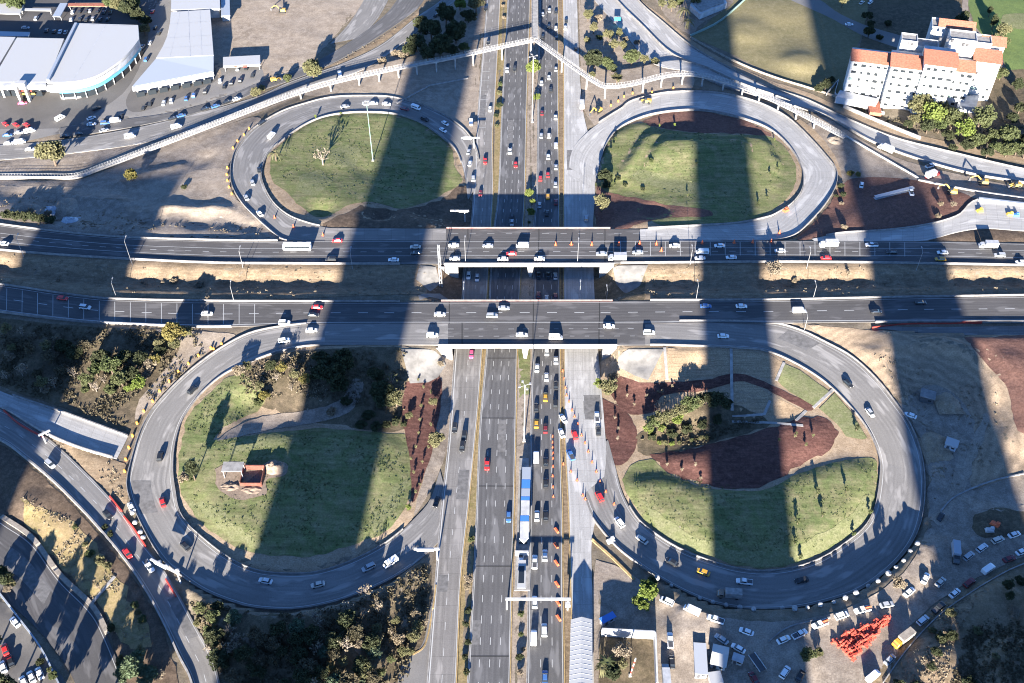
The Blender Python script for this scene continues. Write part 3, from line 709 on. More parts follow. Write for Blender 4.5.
# north centre and north-east
patch('dirt_ground', [(578,-20),(594,-10),(622,31),(650,62),(690,73),(690,90),(655,94),(625,104),(600,125),(590,120),(582,95)], 'dirt', .06, .5)
patch('olive_field', [(690,37),(705,26),(752,-12),(850,-14),(868,10),(852,60),(838,94),(800,84),(760,68),(725,51)], 'olive_field', .06, .4)
patch('dirt_ground', [(640,0),(664,18),(694,42),(728,62),(768,80),(806,92),(843,108),(893,128),(943,141),(1024,158),(1090,166),(1090,176),(1024,164),(943,148),(893,136),(843,115),(805,98),(768,86),(727,66),(692,46),(662,21)], 'tan_dirt', .1, .3)
patch('gravel_ground', [(640,-30),(720,-30),(735,0),(700,25),(690,35),(665,15)], 'gray_dirt', .06, .4)
patch('lawn', [(868,8),(880,-30),(955,-30),(962,10),(968,40),(930,55),(880,60),(860,55)], 'scrub', .06, .4)  # darker ground tone stands in for the apartment block's shadow
patch('paved_yard', [(790,0),(815,-2),(840,14),(870,27),(920,42),(915,52),(868,38),(830,18)], 'asphalt_mid', .1, .2)
patch('lawn', [(958,-30),(1090,-30),(1090,120),(1024,112),(1003,60),(990,42),(975,25)], 'golf_lawn', .06, .4)
patch('path', [(968,-30),(974,-30),(968,5),(972,22),(985,38),(1000,52),(995,56),(980,44),(966,26),(962,5)], 'gray_dirt', .12, .1)
patch('lawn', [(1000,20),(1010,14),(1060,16),(1060,32),(1024,30),(1005,26)], 'pale_lawn', .12, .3)
patch('lawn', [(990,70),(1090,75),(1090,150),(1024,148),(985,140)], 'scrub', .08, .3)
patch('dirt_ground', [(806,125),(826,118),(870,145),(918,165),(1024,190),(1024,204),(977,199),(918,181),(870,179),(838,186),(836,165),(825,150)], 'gray_dirt', .08, .3)
patch('dirt_ground', [(800,119),(818,134),(834,155),(842,178),(836,190),(830,165),(812,140),(796,124)], 'tan_dirt', .12, .3)
patch('soil', [(838,188),(858,178),(920,181),(976,200),(958,215),(928,224),(888,229.5),(840,232.5),(806,240),(797,238),(815,222),(830,204)], 'red_soil', .1, .3)
patch('soil', [(990,229),(1024,232),(1090,236),(1090,245),(1024,242.5),(930,241),(958,233)], 'brown_soil', .1, .2)
# east
patch('dirt_ground', [(808,325),(960,338),(1090,345),(1090,520),(1024,480),(950,500),(935,520),(927,505),(929,470),(921,440),(901,405),(880,378),(852,354),(826,340)], 'graded_dirt', .05, .4)
patch('track', [(895,400),(915,412),(935,425),(955,432),(968,445),(962,470),(968,495),(990,503),(1024,505),(1060,505),(1060,512),(1000,511),(970,506),(952,490),(955,465),(958,447),(940,435),(915,422),(893,408)], 'dirt', .15, .8)
patch('track', [(930,520),(945,500),(960,470),(972,440),(985,415),(990,417),(980,445),(970,475),(955,505),(942,525)], 'dirt', .16, .8)
patch('track', [(140,215),(180,206),(230,203),(245,214),(255,222),(250,224),(232,210),(185,212),(145,219)], 'dirt', .14, .6)
patch('track', [(0,186),(60,187),(120,190),(180,186),(230,175),(232,182),(185,193),(120,197),(60,193),(0,192)], 'dirt', .14, .8)
patch('gravel_ground', [(905,400),(930,385),(960,400),(975,430),(965,470),(975,500),(945,520),(930,525),(928,470),(920,440)], 'gray_dirt', .1, 1)
patch('soil', [(963,338),(1090,342),(1090,440),(1024,435),(1012,410),(1008,390),(985,362)], 'red_soil', .12, .5)
# south-east yard and slope
patch('paved_yard', [(596,560),(625,570),(655,592),(690,609),(740,620),(790,621),(840,611),(885,588),(912,562),(928,528),(950,500),(1024,474),(1090,460),(1090,540),(1024,557),(1000,567),(955,590),(925,612),(900,640),(872,700),(597,700)], 'gray_dirt', .08, .3)
patch('dirt_ground', [(975,515),(1000,508),(1024,512),(1060,510),(1060,525),(1024,535),(985,538),(972,530)], 'scrub', .14, .6)
patch('straw_bank', [(1090,548),(1024,562),(1004,570),(958,594),(930,615),(906,642),(880,700),(1090,760)], 'dry_scrub', .08, .3)
patch('straw_bank', [(985,582),(955,598),(930,618),(908,644),(885,700),(945,700),(950,650)], 'dry_grass', .14, 1.5)
patch('lawn', [(600,632),(655,632),(657,700),(598,700)], 'scrub', .14, .2, smoothit=False)
# south-west
patch('straw_bank', [(-30,440),(0,444),(25,462),(50,484),(80,514),(100,537),(124,565),(143,594),(162,627),(178,700),(128,700),(112,640),(96,608),(63,574),(35,537),(0,512),(-30,490)], 'brown_soil', .06, .4)
patch('straw_bank', [(22,497),(45,510),(70,520),(95,545),(115,575),(140,612),(152,640),(140,650),(120,640),(98,606),(64,572),(38,538),(24,520)], 'straw', .12, 1.2)
patch('paved_yard', [(-60,610),(0,602),(18,620),(38,646),(62,700),(-60,760)], 'conc_old', .06, .2)
patch('scrub_ground', [(-60,310),(0,318),(75,326),(130,329),(200,332),(228,340),(205,354),(183,372),(162,394),(146,413),(135,432),(120,430),(62,408),(0,386),(-60,355)], 'scrub', .05, .3)
patch('dirt_ground', [(155,330),(228,334),(228,341),(205,355),(183,373),(162,395),(146,413),(135,420),(140,400),(165,370),(180,345)], 'dirt', .1, .5)
patch('straw_bank', [(52,437),(80,450),(116,461),(127,470),(126,505),(102,486),(77,461)], 'dry_grass', .08, .3)
patch('scrub_ground', [(190,600),(215,606),(256,612),(294,613),(332,607),(362,597),(392,583),(425,562),(432,590),(422,645),(405,660),(400,700),(230,700),(205,640)], 'scrub', .06, .3)
patch('paved_yard', [(395,700),(402,665),(422,645),(432,600),(436,590),(432,640),(428,700)], 'asphalt_mid', .12, .2)

for q, m_ in (([(330,150),(350,146),(362,156),(350,168),(332,164)],'pale_lawn'), ([(390,130),(410,128),(425,140),(410,150),(392,146)],'pale_lawn'), ([(300,175),(320,170),(330,185),(312,196),(298,188)],'pale_lawn'),
              ([(385,500),(402,480),(408,488),(392,515),(375,530),(372,522)],'pale_lawn'), ([(190,500),(215,505),(235,525),(262,540),(255,548),(220,530),(196,512)],'pale_lawn'), ([(225,445),(260,437),(290,435),(285,443),(245,452),(228,455)],'pale_lawn'),
              ([(664,503),(669,502),(671,506),(666,508)],'dirt'), ([(677,524),(682,523),(683,527),(678,528)],'dirt'), ([(799,516),(803,515),(804,519),(800,520)],'dirt'), ([(824,506),(829,505),(830,509),(825,510)],'dirt')):
    patch('worn_lawn' if m_ == 'pale_lawn' else 'bare_patch', q, m_, .19, 1.6 if m_ == 'pale_lawn' else .4)
patch('asphalt_patch', [(491,546),(500,545),(502,543),(513,541.5),(513,558),(500,556),(497,553),(491,552)], 'tar', .3, .3, 1.5, smoothit=False)
for q in ([(495,300),(504,300),(503,322),(494,322)],):
    pass
for k, f0, f1, a, b in (('WS',.1,.45,95,118),('WS',.5,.9,470,500),('WS',.1,.5,575,592),('MW',.26,.49,120,150),('MW',.51,.74,420,452),('MW',.02,.24,620,645),('ME',.35,.66,60,80),('ME',.02,.33,610,640),('ES',.1,.5,150,170),('ES',.5,.95,395,420),('LSW',.1,.5,430,470),('LSE',.5,.9,400,440),('SC',.3,.6,560,600),('SB',.1,.5,600,640)):
    t0, t1 = px_range(k, a, b, 1) if k not in ('LSW', 'LSE') else ((.55, .6) if k == 'LSW' else (.18, .22))
    p, q = along(k, f0, t0, t1, 2, .018), along(k, f1, t0, t1, 2, .018); n = min(len(p), len(q)); mb = MB()
    for i in range(n-1): mb.quad(p[i], q[i], q[i+1], p[i+1])
    me = mb.mesh('repair_patch', 'repair'); bm = bmesh.new(); bm.from_mesh(me)
    for f in bm.faces:
        if f.normal.z < 0: f.normal_flip()
    bm.to_mesh(me); bm.free(); tag(obj('asphalt_patch', me), kind='structure')
# ------------------------------------------------------------ walls and barriers along lines
def wall_line(q, h, t, mat, name, label, cat, group=None, below=.4):
    q = np.array(q, float)
    tg = np.gradient(q, axis=0); tg /= np.linalg.norm(tg[:, :2], axis=1)[:, None]+1e-9
    n = np.stack([-tg[:, 1], tg[:, 0], np.zeros(len(q))], 1)
    mb = MB(); N = len(q)
    for i in range(N):
        a, b = q[i]-n[i]*t/2, q[i]+n[i]*t/2
        mb.v += [(a[0], a[1], a[2]-below), (a[0], a[1], a[2]+h), (b[0], b[1], b[2]+h), (b[0], b[1], b[2]-below)]
    for i in range(N-1):
        for j in range(4): mb.f.append((i*4+j, i*4+(j+1) % 4, (i+1)*4+(j+1) % 4, (i+1)*4+j))
    mb.f += [(3, 2, 1, 0), tuple((N-1)*4+j for j in range(4))]
    o = mb.build(name, mat)
    bm = bmesh.new(); bm.from_mesh(o.data); bmesh.ops.recalc_face_normals(bm, faces=bm.faces); bm.to_mesh(o.data); bm.free()
    return tag(o, label, cat, group)
def road_wall(k, f, t0, t1, h, label, t=.25, mat='concrete_dark', below=.5, name='concrete_barrier'):
    return wall_line(along(k, f, t0, t1, 2.5), h, t, mat, name, label, 'barrier', 'concrete barriers along the roads', below)
def px_wall(pts, h, t, mat, name, label, cat, below=.6, sm=True, n=None):
    q = smooth(pts) if sm and len(pts) > 2 else np.array(pts, float)
    L = np.linalg.norm(np.diff(q, axis=0), axis=1).sum()
    q = resample(q, n or max(2, int(L/2.5)))
    return wall_line([tuple(P(x, y)) for x, y in q], h, t, mat, name, label, cat, None, below)
def kerb(k, f, mat='kerb_yellow', t=.35, h=.16, t0=0, t1=1):
    o = wall_line(along(k, f, t0, t1, 3), h, t, mat, 'kerb', None, None, None, .3); o['kind'] = 'structure'
for k, f in (('WS', 1.012), ('MW', -.012), ('MW', 1.015), ('ME', -.02), ('ME', 1.02)):
    kerb(k, f, 'kerb_yellow' if (k, f) in (('WS', 1.012), ('MW', 1.015), ('ME', 1.02)) else 'concrete')
kerb('ES', -.015, 'kerb_yellow'); kerb('WS', -.015, 'concrete')
road_wall('LSW', 1.015, .12, .98, .7, 'low pale concrete barrier curving along inner edge of southwestern loop ramp')
road_wall('LSW', -.015, .12, .96, .8, 'pale concrete barrier curving along outer edge of southwestern loop ramp')
road_wall('LSE', -.015, .02, .9, .8, 'white concrete barrier curving along inner edge of southeastern loop ramp')
road_wall('LSE', 1.015, .05, .93, .8, 'pale concrete barrier curving along outer edge of southeastern loop ramp')
road_wall('LNW', -.015, .06, .96, .8, 'pale concrete barrier curving along outer edge of northwestern loop ramp')
road_wall('LNW', 1.02, .04, .9, .7, 'low pale concrete barrier curving along inner edge of northwestern loop ramp')
road_wall('LNE', -.015, .14, .86, 1.0, 'white concrete barrier curving along outer edge of northeastern loop ramp')
road_wall('LNE', 1.02, .1, .98, 1.0, 'white concrete barrier curving along inner edge of northeastern loop ramp')
road_wall('NED', .50, .06, .45, 1.3, 'thin dividing barrier between the two bright diagonal carriageways at the top')
road_wall('NED', -.01, .3, 1, .9, 'pale barrier along the lower edge of the bright northeastern diagonal road')
road_wall('NED', 1.01, .03, 1, .9, 'pale barrier along the upper edge of the bright northeastern diagonal road')
t0, t1 = px_range('EWN', 620, 1085); road_wall('EWN', -.01, t0, t1, .9, 'white parapet on the lower edge of the northern road, east of its bridge')
t0, t1 = px_range('EWN', -55, 400); road_wall('EWN', -.01, t0, t1, .9, 'white parapet on the lower edge of the northern road, west of its bridge')
t0, t1 = px_range('EWN', -55, 278); road_wall('EWN', 1.01, t0, t1, .9, 'pale parapet on the upper edge of the northern road, far west stretch')
t0, t1 = px_range('EWS', 650, 1085); road_wall('EWS', -.01, t0, t1, .9, 'pale parapet on the upper edge of the southern road, east of its bridge')
t0, t1 = px_range('EWS', -55, 400); road_wall('EWS', -.01, t0, t1, .9, 'pale parapet on the upper edge of the southern road, west of its bridge')
t0, t1 = px_range('EWS', -55, 232); road_wall('EWS', 1.01, t0, t1, .9, 'pale parapet on the lower edge of the southern road, far west stretch')
t0, t1 = px_range('EWS', 875, 1085); road_wall('EWS', 1.01, t0, t1, .8, 'pale barrier between the southern road and the unfinished eastern lane')
px_wall([(846,137),(880,157),(918,179)], 1.0, .3, 'white_paint', 'guard_rail', 'white guard rail running down past the parked cream truck', 'barrier')
px_wall([(918,181),(975,192),(1024,199),(1080,206)], 1.0, .5, 'concrete_white', 'concrete_barrier', 'double pale barrier behind the yellow backhoe on red soil', 'barrier')
px_wall([(978,200.5),(1024,206),(1085,212)], 1.6, 1.2, 'roof_blue', 'retaining_wall', 'thick blue grey retaining wall above the eastern slip road', 'wall')
road_wall('ER', 1.02, .02, .95, .8, 'pale barrier on the upper edge of the eastern slip road')
road_wall('SB', 1.02, 0, 1, .9, 'tall pale wall along the lower edge of the southwestern slip road', .6, 'concrete', 1.5, 'retaining_wall')
road_wall('SA', -.01, .4, 1, 1.0, 'pale parapet on the upper edge of the closed western slip road', .5)
road_wall('SA', 1.02, .35, .98, 1.3, 'grey parapet casting shade across the closed western slip road', .4, 'concrete')
px_wall([(2,517),(33,539),(60,575),(93,607),(108,634)], .7, 1.6, 'stone_wall', 'retaining_wall', 'broad tan wall beside the dark street in the lower left corner', 'wall')
px_wall([(0,594),(20,620),(42,650),(62,690)], 1.0, .5, 'roof_blue', 'boundary_wall', 'blue grey wall between the small car park and the dark street', 'wall')
px_wall([(93,603),(115,577)], .5, 1.0, 'concrete', 'drain_channel', 'short pale drain crossing the dry yellow grass bank', 'drain', sm=False)
for q, l in (([(4,411),(20,425),(44,438)], 'long red barrier beside the white post on the western slip road'), ([(110,497),(122,512)], 'red barrier above the white bags on the southwestern slip road'),
             ([(124,517),(134,529),(146,547)], 'red barrier behind the row of white bags, lower stretch'), ([(166,580),(176,597)], 'red barrier below the white overhead sign frame')):
    px_wall(q, .8, .45, 'red_paint', 'plastic_barrier', l, 'barrier')
px_wall([(872,328),(905,324.5),(950,324),(982,322.5)], .6, .2, 'red_paint', 'plastic_barrier', 'line of low red barriers beside the unfinished eastern lane', 'barrier')
px_wall([(690,37),(720,22),(752,-6)], 1.5, .25, 'pole_green', 'green_fence', 'green fence along the upper left edge of the olive field', 'fence')
px_wall([(690,38),(730,60),(768,76),(806,88),(838,98)], 1.2, .25, 'stone_wall', 'boundary_wall', 'low stone wall along the lower edge of the olive field', 'wall')
px_wall([(826,96),(838,82),(834,96),(868,110),(884,115)], 1.8, .3, 'white_paint', 'garden_wall', 'white garden wall in front of the white apartment block', 'wall', sm=False)
px_wall([(843,108),(893,129),(920,140)], 2.0, .4, 'concrete', 'retaining_wall', 'grey retaining wall below the apartment garden', 'wall')
px_wall([(1024,474),(990,482),(955,497),(940,512)], .5, .5, 'concrete', 'kerb_wall', 'low pale wall bordering the eastern dirt yard', 'wall')
px_wall([(883,683),(905,652),(932,622),(960,600),(1004,573),(1040,558)], .6, .3, 'concrete', 'kerb_wall', 'long low grey wall between the parked cars and the scrub slope', 'wall')
px_wall([(601,636),(654,639),(656,690)], 4.6, .5, 'white_paint', 'boundary_wall', 'white wall around the walled yard beside the bus shelter roof', 'wall', sm=False)
px_wall([(592,540),(612,558),(634,580)], .5, .8, 'kerb_yellow', 'kerb_wall', 'orange topped kerb wall left of the bright green tree', 'wall')
px_wall([(768,642),(790,627),(830,618)], .6, .4, 'concrete_dark', 'kerb_wall', 'thin dark wall between the parked cars and the loop ramp bank', 'wall')
px_wall([(413,655),(425,645),(432,615),(436,585)], .25, .5, 'kerb_yellow', 'yellow_kerb', 'curved yellow kerb at the exit beside the dark woods', 'kerb')
px_wall([(75,178),(40,178),(-40,178)], .9, .4, 'concrete_white', 'concrete_barrier', 'pale low barrier at the foot of the long footbridge ramp', 'barrier')
px_wall([(397,104),(430,86),(468,79)], .8, .4, 'concrete', 'drain_channel', 'thin pale channel crossing the bare earth under the footbridge', 'drain', sm=False)
# white drains on the terraces of the southeastern island
for q, l in (([(664.5,348),(667,380)], 'short white drain down the tan bank nearest the bridge'), ([(731,349),(731.5,376),(732,411)], 'long white drain down the tan bank in tower shade'),
             ([(732,416),(764,415),(770,401)], 'upper white drain along the foot of the tan terrace'), ([(732,422),(768,423),(803,426)], 'lower white drain along the foot of the tan terrace'),
             ([(784,363),(776,381)], 'white drain bounding the upper pale lawn strip'), ([(833,390),(813,408)], 'white drain between the two pale lawn strips'), ([(806,411),(796,421)], 'short white drain below the red mulch track')):
    px_wall(q, .3, 1.1, 'concrete_white', 'drain_channel', l, 'drain', sm=False, n=14)
# ------------------------------------------------------------ overpass bridges
def bridge(nm, xa, xb, y0, y1, label, piercol):
    """xa..xb clear span, y0/y1 picture rows of the far and near deck edge"""
    za = BZ+.06
    A, B, C, D = G(xa-14, y0, za), G(xb+14, y0, za), G(xb+14, y1, za), G(xa-14, y1, za)
    root = empty('overpass_bridge', ((A.x+B.x)/2, (A.y+D.y)/2, 0))
    tag(root, label, 'bridge', 'overpass bridges'); ox, oy = root.location.x, root.location.y
    yf, yn = A.y-oy, D.y-oy
    xl, xr = G(xa, y1, za).x-ox, G(xb, y1, za).x-ox
    X0, X1 = D.x-ox, C.x-ox
    mb = MB(); mb.box(((X0+X1)/2, (yf+yn)/2, BZ-.75), (X1-X0, yf-yn, 1.3)); mb.build('deck', 'concrete', root)
    for y, d in ((yf, 1), (yn, -1)):
        mb = MB(); hh = .75 if d > 0 else .95; mb.box(((X0+X1)/2, y+d*.18, BZ-1.2+(hh+1.2)/2), (X1-X0, .3, hh+1.2)); mb.build('parapet', 'concrete_white' if d < 0 else 'concrete_dark', root)
        mb = MB(); mb.box(((X0+X1)/2, y-d*.08, BZ+.4), (X1-X0, .18, .12)); mb.build('red_rail', 'red_paint', root)
    for s, x in ((-1, xl), (1, xr)):
        mb = MB(); mb.box((x+s*2.6, (yf+yn)/2, 2.6), (5, yf-yn-1, 6.9)); mb.build('abutment', 'concrete_white', root)
        for y, d in ((yn, -1), (yf, 1)):
            mb = MB(); w = 22
            mb.add([(x, y+d*.05, -.6), (x+s*w, y+d*.05, 5.2), (x+s*w, y+d*.05, BZ-.9), (x, y+d*.05, BZ-.9), (x, y+d*.6, -.6), (x+s*w, y+d*.6, 5.2), (x+s*w, y+d*.6, BZ-.9), (x, y+d*.6, BZ-.9)],
                   [(0,1,2,3), (7,6,5,4), (0,4,5,1), (1,5,6,2), (2,6,7,3), (3,7,4,0)])
            o = mb.build('wing_wall', 'concrete_white', root)
            bm = bmesh.new(); bm.from_mesh(o.data); bmesh.ops.recalc_face_normals(bm, faces=bm.faces); bm.to_mesh(o.data); bm.free()
    xc = G(piercol, y1, 0).x-ox
    pc = MB(); pc.box((xc, (yf+yn)/2, BZ-1.9), (2.6, yf-yn-.4, 1.0)); cap = pc.build('pier_cap', 'concrete', root)
    for f in (.04, .5, .96):
        mb = MB(); y = yn+(yf-yn)*f
        mb.add([(xc-.55, y-.7, -.3), (xc+.55, y-.7, -.3), (xc+.55, y+.7, -.3), (xc-.55, y+.7, -.3), (xc-1.25, y-.9, BZ-2.4), (xc+1.25, y-.9, BZ-2.4), (xc+1.25, y+.9, BZ-2.4), (xc-1.25, y+.9, BZ-2.4)],
               [(3,2,1,0), (4,5,6,7), (0,1,5,4), (1,2,6,5), (2,3,7,6), (3,0,4,7)]); mb.build('pier', 'concrete_white', root)
bridge('n', 458, 600, 228.6, 264.2, 'northern overpass bridge of two with a white parapet over the main road', 530)
bridge('s', 452, 603, 301.2, 345.6, 'southern overpass bridge of two, wider deck and white abutments facing the viewer', 525)
for q in ([(401,350),(441,357),(446,366),(438,378),(428,383),(410,384)], [(628,350),(664,350),(648,381),(634,376),(618,368),(618,358)]):
    patch('slope_paving', q, 'slope_paving', .3, 0, 2, smoothit=False)
for q in ([(420,266),(436,268),(440,284),(430,292),(416,280)], [(613,268),(648,266),(640,286),(626,294),(615,282)], [(418,296),(440,294),(450,301),(420,301)]):
    patch('slope_paving', q, 'slope_paving', .3, 0, 2, smoothit=False)
# ------------------------------------------------------------ footbridge
FB = [((-40,177),3), ((40,177),3.2), ((75,176.5),3.6), ((100,168),4.2), ((160,145),5), ((220,122),5.8), ((256,108),6.4), ((300,92),6.8), ((340,80.5),7.2), ((400,67.5),7.6), ((450,58),7.8), ((500,47),7.9), ((534,40),8)]
FR = [((536,40),8), ((572,66),8), ((594,81),8), ((607,86.5),8), ((632,84),8), ((662,76.5),7.8), ((687,74),7.6), ((712,78),7.6), ((737,85),7.6), ((762,95),7.6), ((788,107),7.7), ((815,121),7.7), ((845,137),7.6)]
FN = [((535,38),8), ((535,0),8), ((535,-50),8)]
fb = empty('footbridge', tuple(G(535, 40, 0)))
tag(fb, 'long white footbridge zigzagging over all lanes near the top of the scene', 'footbridge')
fo = np.array(fb.location)
def fdeck(spec, w):
    q = smooth([(p[0][0], p[0][1], p[1]) for p in spec], 6) if len(spec) > 2 and spec is not FN else np.array([(p[0][0], p[0][1], p[1]) for p in spec], float)
    L = np.linalg.norm(np.diff(q[:, :2], axis=0), axis=1).sum(); q = resample(q, max(4, int(L/3)))
    c = np.array([G(*p) for p in q])-fo
    tg = np.gradient(c, axis=0); tg /= np.linalg.norm(tg[:, :2], axis=1)[:, None]
    n = np.stack([-tg[:, 1], tg[:, 0], 0*tg[:, 0]], 1)
    def sweep(off, wid, zlo, zhi, name, mat):
        mb = MB(); N = len(c)
        for i in range(N):
            for s, z in ((-1, zlo), (-1, zhi), (1, zhi), (1, zlo)):
                p = c[i]+n[i]*(off+s*wid/2); mb.v.append((p[0], p[1], p[2]+z))
        for i in range(N-1):
            for j in range(4): mb.f.append((i*4+j, i*4+(j+1) % 4, (i+1)*4+(j+1) % 4, (i+1)*4+j))
        mb.f += [(3, 2, 1, 0), tuple((N-1)*4+j for j in range(4))]
        o = mb.build(name, mat, fb)
        bm = bmesh.new(); bm.from_mesh(o.data); bmesh.ops.recalc_face_normals(bm, faces=bm.faces); bm.to_mesh(o.data); bm.free()
    sweep(0, w, -.5, 0, 'deck', 'concrete_white')
    for s in (-1, 1):
        sweep(s*w/2, .2, -.6, .15, 'edge_beam', 'concrete_white')
        mb = MB()
        for i in range(len(c)-1):
            p, q2 = c[i]+n[i]*s*w/2, c[i+1]+n[i+1]*s*w/2
            for z in (.6, 1.15): mb.tube(p+(0, 0, z), q2+(0, 0, z), .04, n=4, cap=False)
            for f in (0,):
                m = p*(1-f)+q2*f; mb.tube(m+(0, 0, .2), m+(0, 0, 1.15), .05, n=4, cap=False)
        mb.build('railing', 'white_paint', fb)
fdeck(FB, 2.3); fdeck(FR, 2.3); fdeck(FN, 3.4)
for px, py in ((358.5,84),(378.5,79),(398,75.5),(416.5,72.5),(436,69),(455,66),(473,63),(502,55),(531,46),(562,63),(587,84),(605.5,93),(643.5,88),(662,84),(683,84),(703,86),(724,90),(743,94),(760,101),(779,109),(797,118),(815,129),(330,92),(300,101)):
    spec = FB if px < 532 else FR
    xs = [p[0][0] for p in spec]; zt = np.interp(px, xs, [p[1] for p in spec]); yt = np.interp(px, xs, [p[0][1] for p in spec])
    c = G(px, yt, zt)
    g = hz(c.x, c.y); mb = MB()
    mb.box((c.x-fo[0], c.y-fo[1], (g-.3+zt-1.0)/2), (.8, .9, zt-1.0-g+.3)); mb.box((c.x-fo[0], c.y-fo[1], zt-.8), (1.2, 2.8, .55))
    mb.build('pier', 'concrete_white', fb)
# ------------------------------------------------------------ lamps, masts, signs
def height_for(base, ytop):
    lo, hi = 0, 60
    for _ in range(40):
        m = (lo+hi)/2
        if proj((base.x, base.y, base.z+m))[1] > ytop: lo = m
        else: hi = m
    return hi
def street_lamp(bx, by, ty, dirx, where):
    b = P(bx, by); h = min(14, max(6, height_for(b, ty)))
    r = empty('street_lamp', b)
    MB().tube((0, 0, -.3), (0, 0, h), .11, .07).build('pole', 'pole_grey', r)
    am = MB().tube((0, 0, h-.1), (dirx*.1, 2.2, h+.5), .07).build('arm', 'pole_grey', r)
    mb = MB(); mb.box((dirx*.12, 2.6, h+.5), (.4, 1.0, .16)); mb.build('lamp_head', 'pole_grey', am)
    reg(r, 'slim grey street lamp', where, 'street lamp', 'slim street lamps on the banks', (bx, by), 'x')
for bx, by, ty in ((24,257,238.5),(132.5,265.5,241),(243,268,251),(352.5,269,252),(690,265,250),(806.5,268.5,252),(916,271,252)):
    street_lamp(bx, by, ty, 1, 'below the northern overpass road')
for bx, by, ty in ((116,296,283),(234,301.5,286),(696,300,285),(813,299,286),(606.5,301,291)):
    street_lamp(bx, by, ty, -1, 'on the shaded bank above the southern road')
for bx, by, ty in ((579.5,301,285.5),(464,301,287)): street_lamp(bx, by, ty, 1, 'beside the lanes between the two bridges')
street_lamp(804, 331, 317, -1, 'at the split of the southeastern ramp')
street_lamp(577.5, 262, 243, 1, 'on the northern bridge deck'); street_lamp(465.5, 262, 241, 1, 'on the northern bridge deck')
def mast(bx, by, ty, label, green=False, ring=False):
    b = P(bx, by); h = height_for(b, ty); r = empty('light_mast', b); tag(r, label, 'light mast')
    m = 'pole_green' if green else 'white_paint'
    MB().tube((0, 0, -.3), (0, 0, h), .24, .13, 10).build('pole', m, r)
    mb = MB(); mb.box((0, 0, .2), (1.3, 1.3, .5)); mb.build('base', 'concrete', r)
    top = r
    if ring:
        mb = MB()
        for i in range(24):
            a, c = i*math.tau/24, (i+1)*math.tau/24
            mb.tube((1.5*math.cos(a), 1.5*math.sin(a), h), (1.5*math.cos(c), 1.5*math.sin(c), h), .16, n=6, cap=False)
        for i in range(4):
            a = i*math.tau/4; mb.tube((0, 0, h), (1.5*math.cos(a), 1.5*math.sin(a), h), .07, n=5)
        top = mb.build('lamp_ring', 'pole_grey', r)
    for i in range(8 if ring else 4):
        a = i*math.tau/(8 if ring else 4)+.4; R0 = 1.75 if ring else 2.0
        mb = MB(); c = (R0*math.cos(a), R0*math.sin(a), h-.1)
        if not ring: mb.tube((0, 0, h-.3), c, .08, n=5)
        mb.box(c, (.75, .75, .3)); mb.build('floodlight', 'pole_grey' if not ring else 'lamp_glass', top)
mast(373, 161, 103, 'very tall pale green mast with a ring of floodlights on the northwestern lawn', True, True)
mast(524.2, 441, 385, 'tall white four armed mast in the median beside the blue roofed station')
mast(532.2, 122, 56, 'tall white four armed mast in the median below the footbridge corner')
def cantilever(bx, by, h, x0, x1, label, mat='white_paint', depth=1.5, panel=None):
    """overhead sign: a post and a beam from x0 to x1 metres, panels hung on it"""
    b = P(bx, by); r = empty('overhead_sign', b); tag(r, label, 'road sign')
    MB().tube((0, 0, -.3), (0, 0, h), .28, .22).build('post', mat, r)
    mb = MB(); mb.box(((x0+x1)/2, 0, h), (x1-x0, .7, .5)); mb.build('beam', mat, r)
    if panel:
        mb = MB(); mb.box(((panel[0]+panel[1])/2, panel[2], h+.2), (panel[1]-panel[0], .18, depth)); mb.build('sign_panel', 'steel', r)
    return r
cantilever(437.5, 560, 6.5, -7.5, 1.0, 'white T shaped overhead sign at the exit above the dark woods', panel=(-6.5, -1, -.6))
cantilever(465, 222, 6.5, -6.5, 2.0, 'white overhead sign on a post beside the northwestern loop exit', panel=(-2.6, 1.6, -.6), depth=1.2)
cantilever(474, 148, 6, -6, 3, 'white overhead sign frame where the northwestern loop meets the service road', panel=(-5, -1, -.6))
r = cantilever(567.5, 610, 6.6, -20, .8, 'long white sign gantry spanning the northbound lanes above queuing cars')
MB().tube((-19.6, 0, -.3), (-19.6, 0, 6.6), .28, .22).build('post', 'white_paint', r)
mb = MB(); mb.box((-.1, -.6, 4.2), (1.6, 1.2, 1.6)); mb.build('control_box', 'white_paint', r)
r = cantilever(181, 583, 6, -11, .8, 'white overhead sign frame beside the white pickup on the southwestern slip road'); r.rotation_euler.z = R(-28)
mb = MB(); mb.box((-7.5, 0, 5.0), (5, .2, 1.6)); mb.build('sign_panel', 'steel', r)
r = cantilever(46, 443, 5, -1.2, 3.0, 'short white post with a box at the tip of the red barrier'); r.rotation_euler.z = R(35)
def gantry_pole(b0, h, lab):
    b = P(*b0); r = empty('lattice_pole', b); tag(r, lab, 'pole')
    for s in (-.5, .5): MB().tube((s, 0, -.3), (s*.6, 0, h), .16).build('leg', 'steel', r)
    mb = MB()
    for i in range(9): mb.tube((-.5 if i % 2 else .5, 0, h*i/9), (.5 if i % 2 else -.5, 0, h*(i+1)/9), .07, n=5)
    mb.build('bracing', 'steel', r)
gantry_pole((441, 287), 23, 'steel lattice pole standing at the left abutment of the northern bridge')
b = P(630, 676); r = tag(empty('barrier_pole', b), 'red and white striped pole inside the walled yard', 'pole')
for i in range(7):
    mb = MB(); mb.tube((i*.12, 0, .3+i*1.5), ((i+1)*.12, 0, 1.8+i*1.5), .22); mb.build('band', 'red_paint' if i % 2 else 'white_paint', r)
mb = MB(); mb.box((0, 0, .2), (1, 1, .6)); mb.build('base', 'concrete', r)
b = P(414.5+202, 523); 
